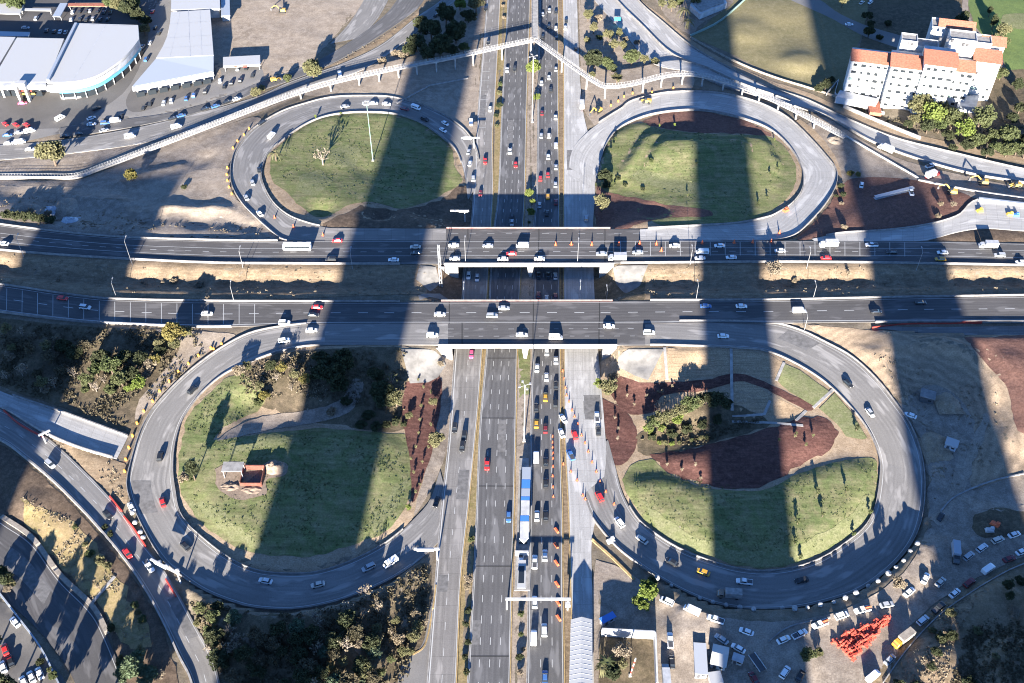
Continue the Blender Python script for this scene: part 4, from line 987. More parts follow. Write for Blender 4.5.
r = tag(empty('blue_sign', P(617, 24)), 'small cyan road sign on the dividing barrier of the bright diagonal road', 'road sign')
mb = MB(); mb.box((0, 0, 3.2), (3.6, .2, 2.0)); mb.build('sign_panel', 'cyan_sign', r); MB().tube((0, .2, -.2), (0, .2, 3), .12).build('post', 'pole_grey', r)
# ------------------------------------------------------------ traffic cones, drums, bags, blocks
cone = MB(); cone.box((0, 0, .04), (.62, .62, .08)); cone.tube((0, 0, .08), (0, 0, 1.05), .24, .06, 10)
cone_me = cone.mesh('traffic_cone', 'orange_red', False)
drum = MB(); drum.tube((0, 0, 0), (0, 0, .55), .42, .40, 12); drum.tube((0, 0, .55), (0, 0, 1.1), .40, .33, 12); drum.tube((0, 0, 1.1), (0, 0, 1.2), .2, .2, 8)
drum_me = drum.mesh('traffic_drum', 'drum_orange'); drum2_me = drum.mesh('traffic_drum', 'orange_red')
def put(me, name, px, py, base, where, cat, group, sc=1.0, axis='y', rz=None):
    o = obj(name, me); o.location = P(px, py); o.scale = (sc,)*3; o.rotation_euler.z = random.uniform(0, 6) if rz is None else rz
    reg(o, base, where, cat, group, (px, py), axis); return o
def tilepts(ox, oy, s, l): return [(ox+a/s, oy+b/s) for a, b in l]
for px, py in tilepts(512,342,4,[(203,118),(208,150),(213,185),(218,215),(228,240),(240,275),(250,300),(263,330),(278,375),(292,405),(305,440),(320,482),(337,520),(352,560),(375,600),(408,650),(205,490),(235,520),(260,555),(283,615),(293,630)]):
    put(cone_me, 'traffic_cone', px, py, 'orange traffic cone', 'in the slanting row on the eastern service road', 'cone', 'orange cones on the eastern service road', 1.25)
for px, py in tilepts(430,420,6.83,[(838,115),(838,155),(838,190),(840,230),(840,265),(840,320),(838,385),(840,460),(842,525)]):
    put(cone_me, 'traffic_cone', px, py, 'orange traffic cone', 'in the straight row beside the queue of northbound cars', 'cone', 'orange cones beside the northbound queue', 1.1)
for px, py in tilepts(460,180,6.83,[(653,445),(760,443),(900,445)])+tilepts(512,171,4,[(427,297),(510,293),(577,294),(597,320),(760,290),(888,288),(962,287)])+tilepts(768,171,4,[(12,286),(45,250)]):
    put(cone_me, 'traffic_cone', px, py, 'large orange traffic cone', 'on the northern overpass road', 'cone', 'large cones on the northern overpass', 1.9, 'x')
for px, py in tilepts(256,171,4,[(75,188),(150,225),(268,258)]):
    put(cone_me, 'traffic_cone', px, py, 'orange traffic cone', 'where the northwestern ramp leaves the overpass', 'cone', 'cones at the northwestern ramp', 1.6, 'x')
wb = MB(); wb.box((0, 0, .5), (1.0, 3.4, .9), None, .75); wb_me = wb.mesh('water_barrier', 'orange_red')
for px, py in tilepts(512,512,4,[(178,75),(176,135),(178,205),(180,290),(184,365),(186,425)]):
    put(wb_me, 'water_barrier', px, py, 'orange plastic water barrier', 'on the lane edge beside the northbound cars', 'barrier', 'orange water barriers beside the northbound lanes', .75, 'y', R(28))
for l, w in ((tilepts(0,342,4,[(845,28),(795,58),(755,90),(715,122),(678,160),(640,200),(612,240),(577,280),(550,328),(532,378),(517,425),(505,473),(500,520)])+[(222,345),(214,350)], 'along the outer edge of the southwestern loop ramp'),
             (tilepts(0,171,4,[(908,18),(911,42),(917,68),(928,95)])+tilepts(220,90,3.94,[(115,155),(95,180),(70,205),(52,232),(30,310)]), 'along the outer edge of the northwestern loop ramp'),
             (tilepts(512,0,4,[(448,390),(482,376),(425,408),(560,372),(645,356),(395,425)]), 'beside the yellow excavator at the northeastern loop')):
    for px, py in l: put(drum_me, 'traffic_drum', px, py, 'yellow orange traffic drum', w, 'traffic drum', 'traffic drums '+w, 1.15)
bag = bpy.data.meshes.new('white_bag'); bm = bmesh.new(); bmesh.ops.create_icosphere(bm, subdivisions=2, radius=1)
for v in bm.verts:
    c = v.co; s = max(abs(c.x), abs(c.y), abs(c.z)); v.co = Vector((c.x/s*.3+c.x*.7, c.y/s*.3+c.y*.7, (c.z/s*.35+c.z*.65)*.95+.85))
    v.co += Vector((random.uniform(-1, 1), random.uniform(-1, 1), random.uniform(-1, 1)))*.05
bm.to_mesh(bag); bm.free(); bag.materials.append(MATS['bag'])
for px, py in tilepts(768,512,4,[(55,385),(105,386),(157,381),(208,371),(262,360),(307,343),(350,325),(400,299),(438,276),(480,246),(510,222),(540,195),(567,158),(595,128)])+tilepts(512,512,4,[(580,265),(637,294),(750,345),(802,361),(855,373),(910,383),(965,388)]):
    put(bag, 'white_bag', px, py+1, 'round white bag of ballast', 'along the bank edge of the southeastern loop ramp', 'bag', 'white ballast bags on the bank edge', random.uniform(.6, .95), 'x')
for px, py in tilepts(0,400,4.645,[(605,487),(617,525),(630,570),(655,615),(668,640)])+[(160,563),(167,567),(178,571)]:
    put(bag, 'white_bag', px, py+1, 'round white bag of ballast', 'beside the red barrier of the southwestern slip road', 'bag', 'white bags by the red barrier', .85)
# heap of red plastic barriers
pbm = MB(); pbm.box((0, 0, .3), (1.9, .6, .6), None, .7); pbm.box((-.5, 0, .68), (.5, .35, .2)); pbm.box((.5, 0, .68), (.5, .35, .2)); pb_me = pbm.mesh('plastic_barrier', 'barrier_red')
hp = [(831,642),(850,632),(886,617),(889,621),(878,633),(868,645),(853,660),(846,655)]
hw = [P(*q) for q in hp]; hw2 = [(v.x, v.y) for v in hw]; n = 0
x0, x1 = min(v.x for v in hw), max(v.x for v in hw); y0, y1 = min(v.y for v in hw), max(v.y for v in hw); tries = 0
while n < 210 and tries < 6000:
    tries += 1
    x, y = random.uniform(x0, x1), random.uniform(y0, y1)
    if not inside(hw2, np.array([x]), np.array([y]))[0]: continue
    o = obj('plastic_barrier', pb_me); lay = random.choice([0, 0, 1, 1, 2]); o.location = (x, y, hz(x, y)+.05+lay*.55); o.rotation_euler = (random.choice([0, 0, 1.57]), random.uniform(-.15, .15), random.choice([.5, .55, 2.1, .6])+random.uniform(-.15, .15))
    o.scale.x = random.uniform(.7, 1.2)
    o['label'] = 'red plastic road barrier stacked in the big heap behind the parked cars'; o['category'] = 'barrier'; o['group'] = 'heap of red plastic barriers in the yard'; n += 1
# ------------------------------------------------------------ vehicles
def loft(secs):
    """secs: list of (x, halfwidth, z0, z1, top inset)"""
    mb = MB(); n = 8
    for x, w, z0, z1, ti in secs:
        for s, z in ((w*.88, z0), (w, z0+.16), (w, z1-.14), (w*ti, z1), (-w*ti, z1), (-w, z1-.14), (-w, z0+.16), (-w*.88, z0)): mb.v.append((x, s, z))
    for i in range(len(secs)-1):
        for j in range(n): mb.f.append((i*n+j, i*n+(j+1) % n, (i+1)*n+(j+1) % n, (i+1)*n+j))
    mb.f += [tuple(range(n)), tuple(range((len(secs)-1)*n, len(secs)*n))[::-1]]
    return mb
def frustum(mb, xb0, xb1, wb, zb, xt0, xt1, wt, zt):
    return mb.add([(xb0,-wb,zb),(xb1,-wb,zb),(xb1,wb,zb),(xb0,wb,zb),(xt0,-wt,zt),(xt1,-wt,zt),(xt1,wt,zt),(xt0,wt,zt)], [(3,2,1,0),(4,5,6,7),(0,1,5,4),(1,2,6,5),(2,3,7,6),(3,0,4,7)])
def fixn(me):
    bm = bmesh.new(); bm.from_mesh(me); bmesh.ops.recalc_face_normals(bm, faces=bm.faces); bm.to_mesh(me); bm.free(); return me
SPEC = {}
def geo(kind):
    """body, window meshes and the wheel / lamp positions of each kind of vehicle"""
    if kind == 's':
        b = loft([(-2.3,.7,.4,.86,.8),(-2.15,.86,.25,1.0,.85),(-1.1,.92,.2,1.02,.9),(.9,.92,.2,.98,.9),(1.9,.88,.22,.84,.85),(2.3,.68,.32,.66,.8)])
        b.box((-.35,0,1.455),(1.75,1.28,.07)); g = frustum(MB(), -1.75,1.25,.84,.98,-1.15,.5,.63,1.42); wx, L, W, r = (-1.35,1.4), 2.3, .78, .33
    elif kind == 'u':
        b = loft([(-2.3,.8,.45,1.1,.88),(-2.2,.93,.3,1.18,.9),(1.0,.95,.28,1.12,.9),(2.0,.92,.3,1.02,.88),(2.35,.75,.4,.8,.85)])
        b.box((-.7,0,1.74),(2.6,1.42,.08)); g = frustum(MB(), -2.2,1.35,.88,1.12,-2.0,.6,.71,1.71); wx, L, W, r = (-1.4,1.45), 2.32, .8, .38
    elif kind == 'p':
        b = loft([(-2.7,.9,.45,1.1,.95),(-2.65,.95,.35,1.15,.95),(-.75,.95,.32,1.15,.95),(-.7,.95,.3,1.12,.9),(1.5,.94,.3,1.08,.88),(2.4,.9,.32,1.0,.86),(2.7,.75,.42,.8,.85)])
        b.box((.15,0,1.74),(1.35,1.4,.08)); g = frustum(MB(), -.7,1.5,.86,1.1,-.55,.85,.69,1.71); wx, L, W, r = (-1.7,1.75), 2.68, .8, .4
    elif kind == 'v':
        b = loft([(-2.7,.9,.4,2.05,.9),(-2.6,.97,.3,2.15,.88),(1.2,.97,.3,2.15,.88),(1.7,.95,.3,1.95,.86),(2.25,.93,.3,1.15,.9),(2.65,.8,.4,.9,.85)])
        g = MB(); g.add([(1.76,-.78,1.86),(1.76,.78,1.86),(2.26,.84,1.2),(2.26,-.84,1.2)], [(0,1,2,3)])
        for s in (-1, 1): g.add([(-2.2,s*.985,1.3),(1.5,s*.985,1.3),(1.35,s*.985,1.85),(-2.2,s*.985,1.85)], [(0,1,2,3)])
        wx, L, W, r = (-1.6,1.7), 2.62, .8, .36
    elif kind == 't':
        b = loft([(1.6,1.05,.6,2.3,.92),(1.7,1.1,.45,2.5,.9),(2.9,1.1,.45,2.45,.88),(3.5,1.08,.45,1.7,.9),(3.8,1.0,.5,1.3,.9)]); b.box((-1.0,0,.75),(6.2,1.0,.35))
        g = MB(); g.add([(2.96,-.9,2.3),(2.96,.9,2.3),(3.52,.98,1.72),(3.52,-.98,1.72)], [(0,1,2,3)])
        for s in (-1, 1): g.add([(2.0,s*1.12,1.5),(3.2,s*1.12,1.5),(2.9,s*1.12,2.2),(2.0,s*1.12,2.2)], [(0,1,2,3)])
        wx, L, W, r = (-2.6,2.6), 3.8, .95, .48
    else:
        b = loft([(-6,1.2,.5,3.0,.92),(-5.9,1.27,.35,3.15,.9),(5.8,1.27,.35,3.15,.9),(6.1,1.2,.45,2.9,.9)])
        g = MB()
        for s in (-1, 1): g.add([(-5.5,s*1.29,1.6),(5.4,s*1.29,1.6),(5.4,s*1.29,2.6),(-5.5,s*1.29,2.6)], [(0,1,2,3)])
        g.add([(6.13,-1.05,1.3),(6.13,1.05,1.3),(6.06,1.05,2.7),(6.06,-1.05,2.7)], [(0,1,2,3)]); wx, L, W, r = (-3.6,3.7), 6.1, 1.1, .5
        for i in (-3, 1): b.box((i,0,3.25),(1.8,1.4,.25))
    return b, g, wx, L, W, r
KN = dict(s=('sedan', 'car'), u=('suv', 'car'), p=('pickup_truck', 'pickup'), v=('van', 'van'), t=('box_truck', 'truck'), b=('bus', 'bus'))
KL = dict(s='sedan', u='tall SUV', p='pickup truck', v='van', t='box truck', b='bus')
CN = dict(l='pale silver', c='beige', w='white', k='black', g='silver grey', r='bright red', d='dark red', b='blue', y='yellow', n='brown', m='pink red')
PROTO = {}
WM = {}
def proto(kind, c, cargo=None):
    key = (kind, c, cargo)
    b, g, wx, L, W, r = geo(kind)
    root = empty(KN[kind][0])
    obj('body', fixn(b.mesh('body', 'paint_'+c)), root)
    obj('window', fixn(g.mesh('window', 'glass_dark')) if kind in 'sup' else g.mesh('window', 'glass_dark'), root)
    if r not in WM:
        w = MB(); w.tube((0,-.12,0), (0,.12,0), r, r, 12); WM[r] = w.mesh('wheel', 'rubber')
    for x in wx:
        for s in (-1, 1):
            o = obj('wheel', WM[r], root); o.location = (x, s*(W+.02), r)
    if kind not in 'tb':
        for s in (-1, 1):
            h = MB(); h.box((L-.09, s*W*.72, .62 if kind == 's' else .78), (.12, .36, .16)); h.build('headlight', 'lamp_glass', root)
    if kind == 'p':
        mb = MB(); mb.box((-1.72,0,1.165),(1.75,1.45,.05)); mb.build('cargo_bed', 'dark_steel', root)
        if cargo:
            mb = MB()
            for i in range(7): mb.tube((-2.5+.26*i, -.35+.1*(i % 3), 1.2), (-2.5+.26*i, .3-.1*(i % 2), 2.0-.2*(i % 2)), .3, .25, 8)
            mb.build('cargo', 'orange_red', root)
    if kind == 't':
        mb = MB(); mb.box((-1.35,0,2.2),(5.4,2.35,2.5)); mb.build('cargo_box', {'n': 'concrete', 'w': 'white_paint', 'g': 'roof_grey', 'k': 'roof_blue', 'y': 'stone_wall'}.get(c, 'white_paint'), root)
    return root
def heading_from(px, py, p):
    j, i = near(p.x, p.y)
    if SURF[j, i]-p.z > 3:
        best = min(('WS', 'MW', 'ME', 'ES'), key=lambda k: np.linalg.norm((ROADS[k]['a']+ROADS[k]['b'])[:, :2]/2-np.array([p.x, p.y]), axis=1).min())
        c = (ROADS[best]['a']+ROADS[best]['b'])/2; q = np.linalg.norm(c[:, :2]-np.array([p.x, p.y]), axis=1).argmin(); t = c[min(q+1, len(c)-1)]-c[max(q-1, 0)]
        return math.atan2(t[1], t[0]), best
    for rad in range(0, 6):
        sub = WHO[max(0, j-rad):j+rad+1, max(0, i-rad):i+rad+1]
        if (sub >= 0).any():
            a, b = np.argwhere(sub >= 0)[0]; jj, ii = max(0, j-rad)+a, max(0, i-rad)+b
            return math.atan2(TAN[jj, ii][1], TAN[jj, ii][0]), RK[WHO[jj, ii]]
    return 0, None
def veh(px, py, kind, c, ang=None, where=None, cargo=None, flip=False):
    hgt = {'s': .7, 'u': .9, 'p': .9, 'v': 1.1, 't': 1.6, 'b': 1.6}[kind]
    p = P(px, py, hgt)
    z = p.z
    rz, k = heading_from(px, py, p)
    if ang is not None:
        a = R(ang); g1 = G(px+3*math.cos(a), py-3*math.sin(a), z); g0 = G(px, py, z); rz = math.atan2(g1.y-g0.y, g1.x-g0.x)
    elif flip: rz += math.pi
    rz += random.uniform(-.02, .02)
    if c == 'w' and kind in 'su' and not cargo: c = random.choice('wwwwwwllcg')
    key = (kind, c, cargo)
    if key not in PROTO: o = PROTO[key] = proto(kind, c, cargo)
    else: o = copy_tree(PROTO[key])
    # sit on the slope
    dx, dy = math.cos(rz), math.sin(rz)
    o.location = (p.x, p.y, z); o.rotation_euler = (0, 0, rz)
    if where is None:
        where = ROADS[k]['desc'] if k else 'on open ground'
        if k in ('WS', 'MW', 'ME', 'ES'):
            seg = 'above the northern bridge' if py < 240 else 'between the bridges' if py < 310 else 'below the southern bridge' if py < 450 else 'near the lower edge'
            where = where.replace('on the ', '').join(['on the ', ' '+seg])
    base = f'{CN[c]} {KL[kind]}' + (' with orange cargo' if cargo else '')
    if kind == 't': base = {'w': 'white box truck', 'n': 'truck with a brown cab and grey box', 'g': 'grey box truck', 'k': 'black cab truck with blue grey box', 'y': 'truck with a yellow cab and tan box', 'd': 'dark red box truck', 'r': 'red box truck'}.get(c, base)
    ax = 'x' if k in ('EWN', 'EWS', 'DN', 'DS', 'ER', 'EL', 'NF', 'NG', 'NED') or ang is not None else 'y'
    reg(o, base, where, KN[kind][1], {'car': 'cars on the roads and yards', 'pickup': 'pickups on the roads and yards', 'van': 'vans on the roads and yards', 'truck': 'trucks on the roads and yards', 'bus': 'buses on the roads'}[KN[kind][1]], (px, py), ax)
    return o
def tile(ox, oy, s, txt, where=None):
    for it in txt.split(';'):
        f = it.split()
        if not f: continue
        veh(ox+float(f[0])/s, oy+float(f[1])/s, f[2][0], f[2][1], float(f[3]) if len(f) > 3 and f[3] not in 'cf' else None, where, 'orange' if 'c' in f[3:] else None, 'f' in f[3:])
tile(460,0,6.83, '565 95 sw;610 68 sw;607 180 sk;655 190 sw;719 188 sw;725 140 sk;175 60 uk;192 290 sk;322 475 pw;372 470 uk;565 250 sk;660 262 sk;655 470 sw;607 528 sw;557 565 sw;620 612 sk;790 330 sk;655 80 sk')
tile(460,90,6.83, '205 130 sw;75 215 vw 90;60 420 sw 75;68 500 sw 75;172 480 pr;90 600 ug 90;340 415 pw;380 510 sr;560 155 sd;653 185 sw;555 310 sw;607 310 uw;655 375 uw;603 455 sw;655 525 sg;600 578 sr;549 602 sr;652 645 sg;833 95 tr 90')
tile(460,180,6.83, '600 110 sy;655 150 sd;543 170 sg;595 225 sk;862 260 uw;140 90 sd;355 255 sk;355 292 sg;190 448 sg;425 445 vw;350 502 sr;293 540 sw;543 537 sw;968 505 sg')
tile(450,260,6.83, '127 105 sw;185 120 sw;605 105 sk;670 105 sk;720 110 sg;720 250 sd;605 240 sd;660 265 sg;368 328 sg;287 378 uw;490 510 sw;722 525 vw')
tile(440,340,6.83, '730 78 sw;792 138 sw;663 190 sw;727 252 sw;792 310 sk;788 430 uk;720 390 sy;658 462 sk;720 605 sd;658 570 sy;840 535 sw 120;830 635 sw 110;920 645 ur 110;100 600 uk;165 655 uk;215 95 sm')
tile(430,420,6.83, '725 250 vw;790 290 sk;790 432 sk;390 300 pr;730 655 sw;790 655 sk;960 235 pb 115;220 180 uk;45 560 sk')
tile(430,510,6.83, '537 45 sb;785 310 sw;715 352 pw;715 630 sw;620 345 pw')
tile(410,583,6.83, '845 370 vw;917 320 uw;922 645 sb')
tile(512,342,4, '340 298 pw;345 355 sk;350 617 ur 120')
tile(512,512,4, '430 40 uw;520 110 sw;640 200 sk;765 240 sy;930 277 pw;868 327 tn 175')
tile(512,512,4, '620 355 uw 155;720 390 vw 155;815 428 pw 160;938 478 sw 160;838 508 sw 145;905 545 sw 150;633 512 pw 95;640 600 sk 95;615 650 tg 95;968 665 sd 120', 'in the crowded yard right of the walled yard')
tile(768,512,4, '68 640 uw 55;130 655 sk 60;62 510 sw 25;127 487 pw 28;208 447 pw 200 c;295 413 uw 20;378 390 pw 195 c;475 370 sw 10;565 320 sw 40;630 265 sw 65;690 280 sw 45;752 165 tk 275;803 175 uw 38;857 142 uw 35;920 110 uw 22;985 90 sw 20;1015 158 sw 25;965 187 sd 20;883 226 vw 35;805 282 ud 38;747 325 sw 40;682 382 pk 42;620 432 uw 40;540 508 ty 218;487 590 sw 45;422 655 vw 40', 'parked along the lower right yard and lane')
tile(768,512,4, '135 272 sk;690 20 sk 60')
tile(768,342,4, '320 165 sk;408 282 sg;570 293 sw 160')
tile(0,342,4, '770 190 uk;640 455 uk;650 640 sr;200 487 uw;525 660 sw 115')
tile(0,512,4, '510 165 sr;595 215 pw;740 135 sk;430 10 sk')
tile(0,512,4, '60 440 sw 130;20 550 sr 110;42 597 sk 110;12 620 sw 110;125 660 sw 115;158 645 sw 115;95 680 sw 115', 'in the small lower left car park')
tile(256,512,4, '38 275 sw;247 290 sw;450 220 uw;538 200 vw')
tile(0,171,4, '15 290 sw;250 508 sr;340 543 uw;828 570 sw;1010 45 sw;985 105 sg')
tile(256,171,4, '165 302 bw;325 278 sr;300 352 uk;550 355 sw;637 303 sw;640 328 sk;790 297 sw;795 350 sg;245 545 sr;228 576 sk;113 605 uw;222 637 sw;112 677 uw;735 573 sw;705 655 uw;15 170 sw;12 -5 sk')
tile(512,171,4, '358 330 sg;420 345 tg;503 325 sg;650 298 sw;830 298 sw;762 322 vw;752 348 sw;877 345 sw;775 540 sb;918 540 sw;388 620 sw;548 645 uw;845 660 sw')
tile(768,171,4, '48 318 sw;242 292 tw;232 348 sr;415 294 pw;495 323 sk;698 325 sw;690 352 sy;880 296 tg;928 335 uw;1012 365 sw;125 557 vw;610 525 sk;432 562 sk')
tile(768,171,4, '375 55 sw 80;572 82 pw 110', 'on the red soil beside the northeastern loop')
tile(256,0,4, '355 425 sw;470 412 sw;522 415 sw;595 435 sd;640 428 vw;757 493 sw;748 520 sw;675 475 uk;62 540 vw;720 60 sk 45;22 490 sk')
tile(256,0,4, '10 255 sw 60;335 295 vw 100', 'beside the dirt lot at the top')
tile(0,0,4, '520 543 vw;705 505 vw;120 597 sw')
tile(0,0,4, '365 472 sw 20;366 496 sw 5;462 480 vw 5;420 490 ub 5;385 432 uk 20;415 520 sw 20;30 540 sb 5;35 572 sw 5;80 566 vw 10;118 522 vw 15;75 530 sg 5;20 495 sr 140;62 498 sr 150;105 498 sr 150;90 412 sm 5;240 470 vw 30;485 462 sk 70;258 545 sk 10;310 535 sk 10', 'outside the curved glass showroom')
tile(0,0,4, '545 215 sw 65;570 185 sw 65;600 170 sw 65;585 235 ub 60;620 110 sk 65;635 132 sk 65;610 45 sr 60', 'in the narrow street between the two white buildings')
tile(0,0,4, '775 380 ub 80;820 365 uk 80;745 392 sb 80;685 402 sw 80;655 410 sw 70;600 415 sk 70;575 430 sk 60;880 322 sw 85;897 345 sk 85;925 330 uk 80;960 320 uk 85;985 270 sk 75;950 273 sw 85;1010 300 sk 75', 'in front of the white warehouse')
tile(0,0,4, '725 462 sb 15;820 435 sk 17;862 424 sb 18;947 395 sw 20;908 407 sk 20;690 473 sk 15', 'parked on the shaded upper frontage lane')
tile(0,0,4, '145 72 uw 60;102 110 sw 0;290 47 sw 70;318 45 sk 70;345 45 sk 70;360 42 sw 70;390 45 sk 70;415 48 sk 70;440 50 sk 70;285 78 sw 70;320 76 sk 70;345 78 sk 70;372 74 sw 70;400 78 sk 70;430 76 sk 70;185 122 sk 70;215 125 sk 70;240 126 sw 70;262 128 sw 70', 'in the shaded car park behind the showroom')
tile(768,0,4, '325 97 sw;375 10 sw 40;410 8 sw 40;650 662 pw 20', None)
tile(768,0,4, '470 592 tw 155')
tile(768,171,4, '660 12 tr 20')
# ------------------------------------------------------------ construction machines and odd objects
def excavator(px, py, ang, label, where_cat='excavator', loader=False):
    p = P(px, py, .8); r = empty('excavator' if not loader else 'wheel_loader', p, 0); tag(r, label, where_cat)
    g1 = G(px+3*math.cos(R(ang)), py-3*math.sin(R(ang)), p.z); g0 = G(px, py, p.z); r.rotation_euler.z = math.atan2(g1.y-g0.y, g1.x-g0.x)
    if loader:
        for x in (-1.3, 1.5):
            for s in (-1, 1): MB().tube((x, s*1.2-.25*s, .75), (x, s*1.2+.25*s, .75), .75, .75, 14).build('wheel', 'rubber', r)
    else:
        for s in (-1, 1):
            mb = MB(); mb.box((0, s*1.2, .45), (4.2, .6, .85), None, .86); mb.build('track', 'rubber', r)
    mb = MB(); mb.box((-.8, 0, 1.6), (3.0, 2.4, 1.3), None, .88); mb.build('body', 'cat_yellow', r)
    mb = MB(); mb.box((.6, .5, 2.3), (1.5, 1.2, 1.7), None, .85); mb.build('cab', 'glass_dark', r)
    if loader:
        mb = MB(); mb.tube((.6, .6, 1.6), (3.1, .6, .8), .2); mb.tube((.6, -.6, 1.6), (3.1, -.6, .8), .2); mb.build('boom', 'cat_yellow', r)
        mb = MB(); mb.box((3.5, 0, .7), (1.0, 2.7, 1.0), None, .7); mb.build('bucket', 'dark_steel', r)
    else:
        mb = MB(); mb.tube((.8, -.4, 1.8), (3.4, -.4, 4.2), .34, .28); mb.tube((3.4, -.4, 4.2), (6.2, -.4, 2.6), .28, .2); mb.build('boom', 'cat_yellow', r)
        mb = MB(); mb.box((6.3, -.4, 1.8), (1.0, 1.1, 1.3), None, .6); mb.build('bucket', 'dark_steel', r)
excavator(598, 111, 215, 'yellow excavator digging at the start of the northeastern loop')
excavator(647, 101.5, 170, 'small yellow loader on the bright northeastern loop ramp', 'loader', True)
excavator(282, 11, 180, 'tracked excavator standing on the bare dirt lot at the top')
excavator(275, 80, 15, 'yellow loader beside the olive tree on the frontage bank', 'loader', True)
excavator(952, 192, 170, 'yellow backhoe excavator on red soil below the diagonal road')
excavator(983, 182.5, 175, 'orange yellow excavator beside the far eastern diagonal road')
excavator(1016, 185.5, 180, 'orange loader at the far right end of the diagonal road', 'loader', True)
def crate(px, py, d, mat, name, label, cat, ang=0, sc=(1, 1)):
    p = P(px, py, d[2]/2); r = empty(name, p); tag(r, label, cat)
    g1 = G(px+3*math.cos(R(ang)), py-3*math.sin(R(ang)), p.z); g0 = G(px, py, p.z); r.rotation_euler.z = math.atan2(g1.y-g0.y, g1.x-g0.x)
    return r
# open skip and canopy on the southwestern lawn
r = crate(252.5, 475.5, (10, 9, 3), 'orange_red', 'open_skip', 'dull red open box with a dark inside on the southwestern lawn', 'skip')
for n_, c, d in (('side_wall', (0, 3.6, 1.3), (7.4, .3, 2.8)), ('side_wall', (0, -3.6, .9), (7.4, .3, 2.0)), ('side_wall', (-3.7, 0, 1.1), (.3, 7.0, 2.4)), ('side_wall', (3.7, 0, 1.1), (.3, 7.0, 2.4))):
    mb = MB(); mb.box(c, d); mb.build(n_, 'skip_red', r)
mb = MB(); mb.box((0, 0, .15), (7, 6.8, .3)); mb.build('base', 'dark_steel', r)
r = crate(234, 471, (9, 6, 4), 'white', 'canopy_tent', 'white flat canopy on thin posts beside the dull red box', 'canopy')
mb = MB(); mb.box((0, 0, 4.4), (7.2, 4.2, .4)); mb.build('canopy', 'concrete', r)
for x in (-3.2, 3.2):
    for y in (-1.8, 1.8): MB().tube((x, y, -.2), (x, y, 4.3), .12).build('leg', 'steel', r)
def pile(px, py, rx, ry, h, mat, label, name='soil_heap', cat='heap'):
    p = P(px, py); me = bpy.data.meshes.new(name); bm = bmesh.new(); bmesh.ops.create_grid(bm, x_segments=22, y_segments=22, size=1)
    for v in bm.verts:
        d = math.hypot(v.co.x, v.co.y); k = max(0, 1-d*d)**1.1
        nn = noise.fractal(Vector((v.co.x*2.2+px, v.co.y*2.2, py)), 1, 2, 4)
        v.co = Vector((v.co.x*rx, v.co.y*ry, k*h*(1+.5*nn)-.12+.12*nn*k))
    bm.to_mesh(me); bm.free(); me.materials.append(MATS[mat]); me.polygons.foreach_set('use_smooth', [True]*len(me.polygons))
    o = obj(name, me); o.location = p; o.location.z -= .1; tag(o, label, cat, 'heaps of loose earth')
pile(274, 468, 5, 3.6, 2.8, 'sand', 'pale sand heap right of the dull red open box')
pile(229, 487, 4.5, 2.6, 1.0, 'sand', 'pale sand heap in front of the white flat canopy')
pile(251, 490, 4.8, 2.4, 1.0, 'sand', 'pale sand heap in front of the dull red open box')
pile(66, 208, 6, 8, 3.2, 'gray_dirt', 'grey rubble heap on the dark ground west of the overpass')
pile(52, 211, 4, 4, 2.0, 'roof_blue', 'pale blue rubble heap beside the grey rubble heap')
pile(70, 221, 4, 3, 1.8, 'roof_blue', 'small pale blue rubble heap just above the northern road')
pile(28, 209, 6, 4, 1.8, 'gray_dirt', 'flat rubble heap beside the dark green hedge at far west')
pile(936, 444, 6, 7, 1.8, 'tan_dirt', 'tan soil heap beside the small white shed in the eastern yard')
pile(941, 456, 6, 4, 1.6, 'tan_dirt', 'low tan soil heap below the small white shed')
pile(948, 402, 5, 6, 1.6, 'tan_dirt', 'tan soil heap right of the dark hut in the earthworks')
pile(836, 140, 5, 5, 1.6, 'dirt', 'brown earth heap under the end of the footbridge')
def hut(px, py, w, d, h, ang, mats, label, name='site_hut', cat='hut', gable=False):
    r = crate(px, py, (w, d, h), None, name, label, cat, ang)
    mb = MB(); mb.box((0, 0, h/2-.2), (w, d, h+.4)); mb.build('wall', mats[0], r)
    mb = MB()
    if gable: mb.add([(-w/2-.3,-d/2-.3,h),(w/2+.3,-d/2-.3,h),(w/2+.3,d/2+.3,h),(-w/2-.3,d/2+.3,h),(-w/2-.3,0,h+1.3),(w/2+.3,0,h+1.3)], [(0,1,5,4),(2,3,4,5),(0,4,3),(1,2,5),(3,2,1,0)])
    else: mb.box((0, 0, h+.32), (w+.5, d+.5, .22))
    o = mb.build('roof', mats[1], r); fixn(o.data)
    mb = MB(); mb.box((-w*.2, -d/2-.02, 1.0), (.9, .08, 2.0)); mb.build('door', 'dark_steel', r)
    mb = MB(); mb.box((w*.22, -d/2-.02, 1.5), (1.1, .08, .8)); mb.build('window', 'glass_dark', r)
    return r
hut(951, 445, 4, 3.4, 2.4, -20, ('roof_grey', 'roof_white'), 'small white roofed shed on the eastern dirt yard')
hut(927, 397, 5, 4, 2.6, -15, ('dark_steel', 'concrete_dark'), 'dark square hut half sunk in the eastern earthworks')
hut(700, 661, 3.4, 10, 2.4, -4, ('roof_grey', 'steel'), 'long grey roofed hut in the crowded yard', gable=False)
hut(719, 658, 4.4, 6.5, 2.8, -14, ('white_paint', 'roof_white'), 'white gabled hut with blue trim beside the parked cars', gable=True)
hut(737.5, 660, 3, 2.2, 2.0, -20, ('concrete', 'roof_grey'), 'small tan cabin right of the white gabled hut')
hut(607.5, 620, 4.6, 1.8, 2.3, 28, ('roof_grey', 'blue_paint'), 'blue roofed kiosk beside the bus shelter')
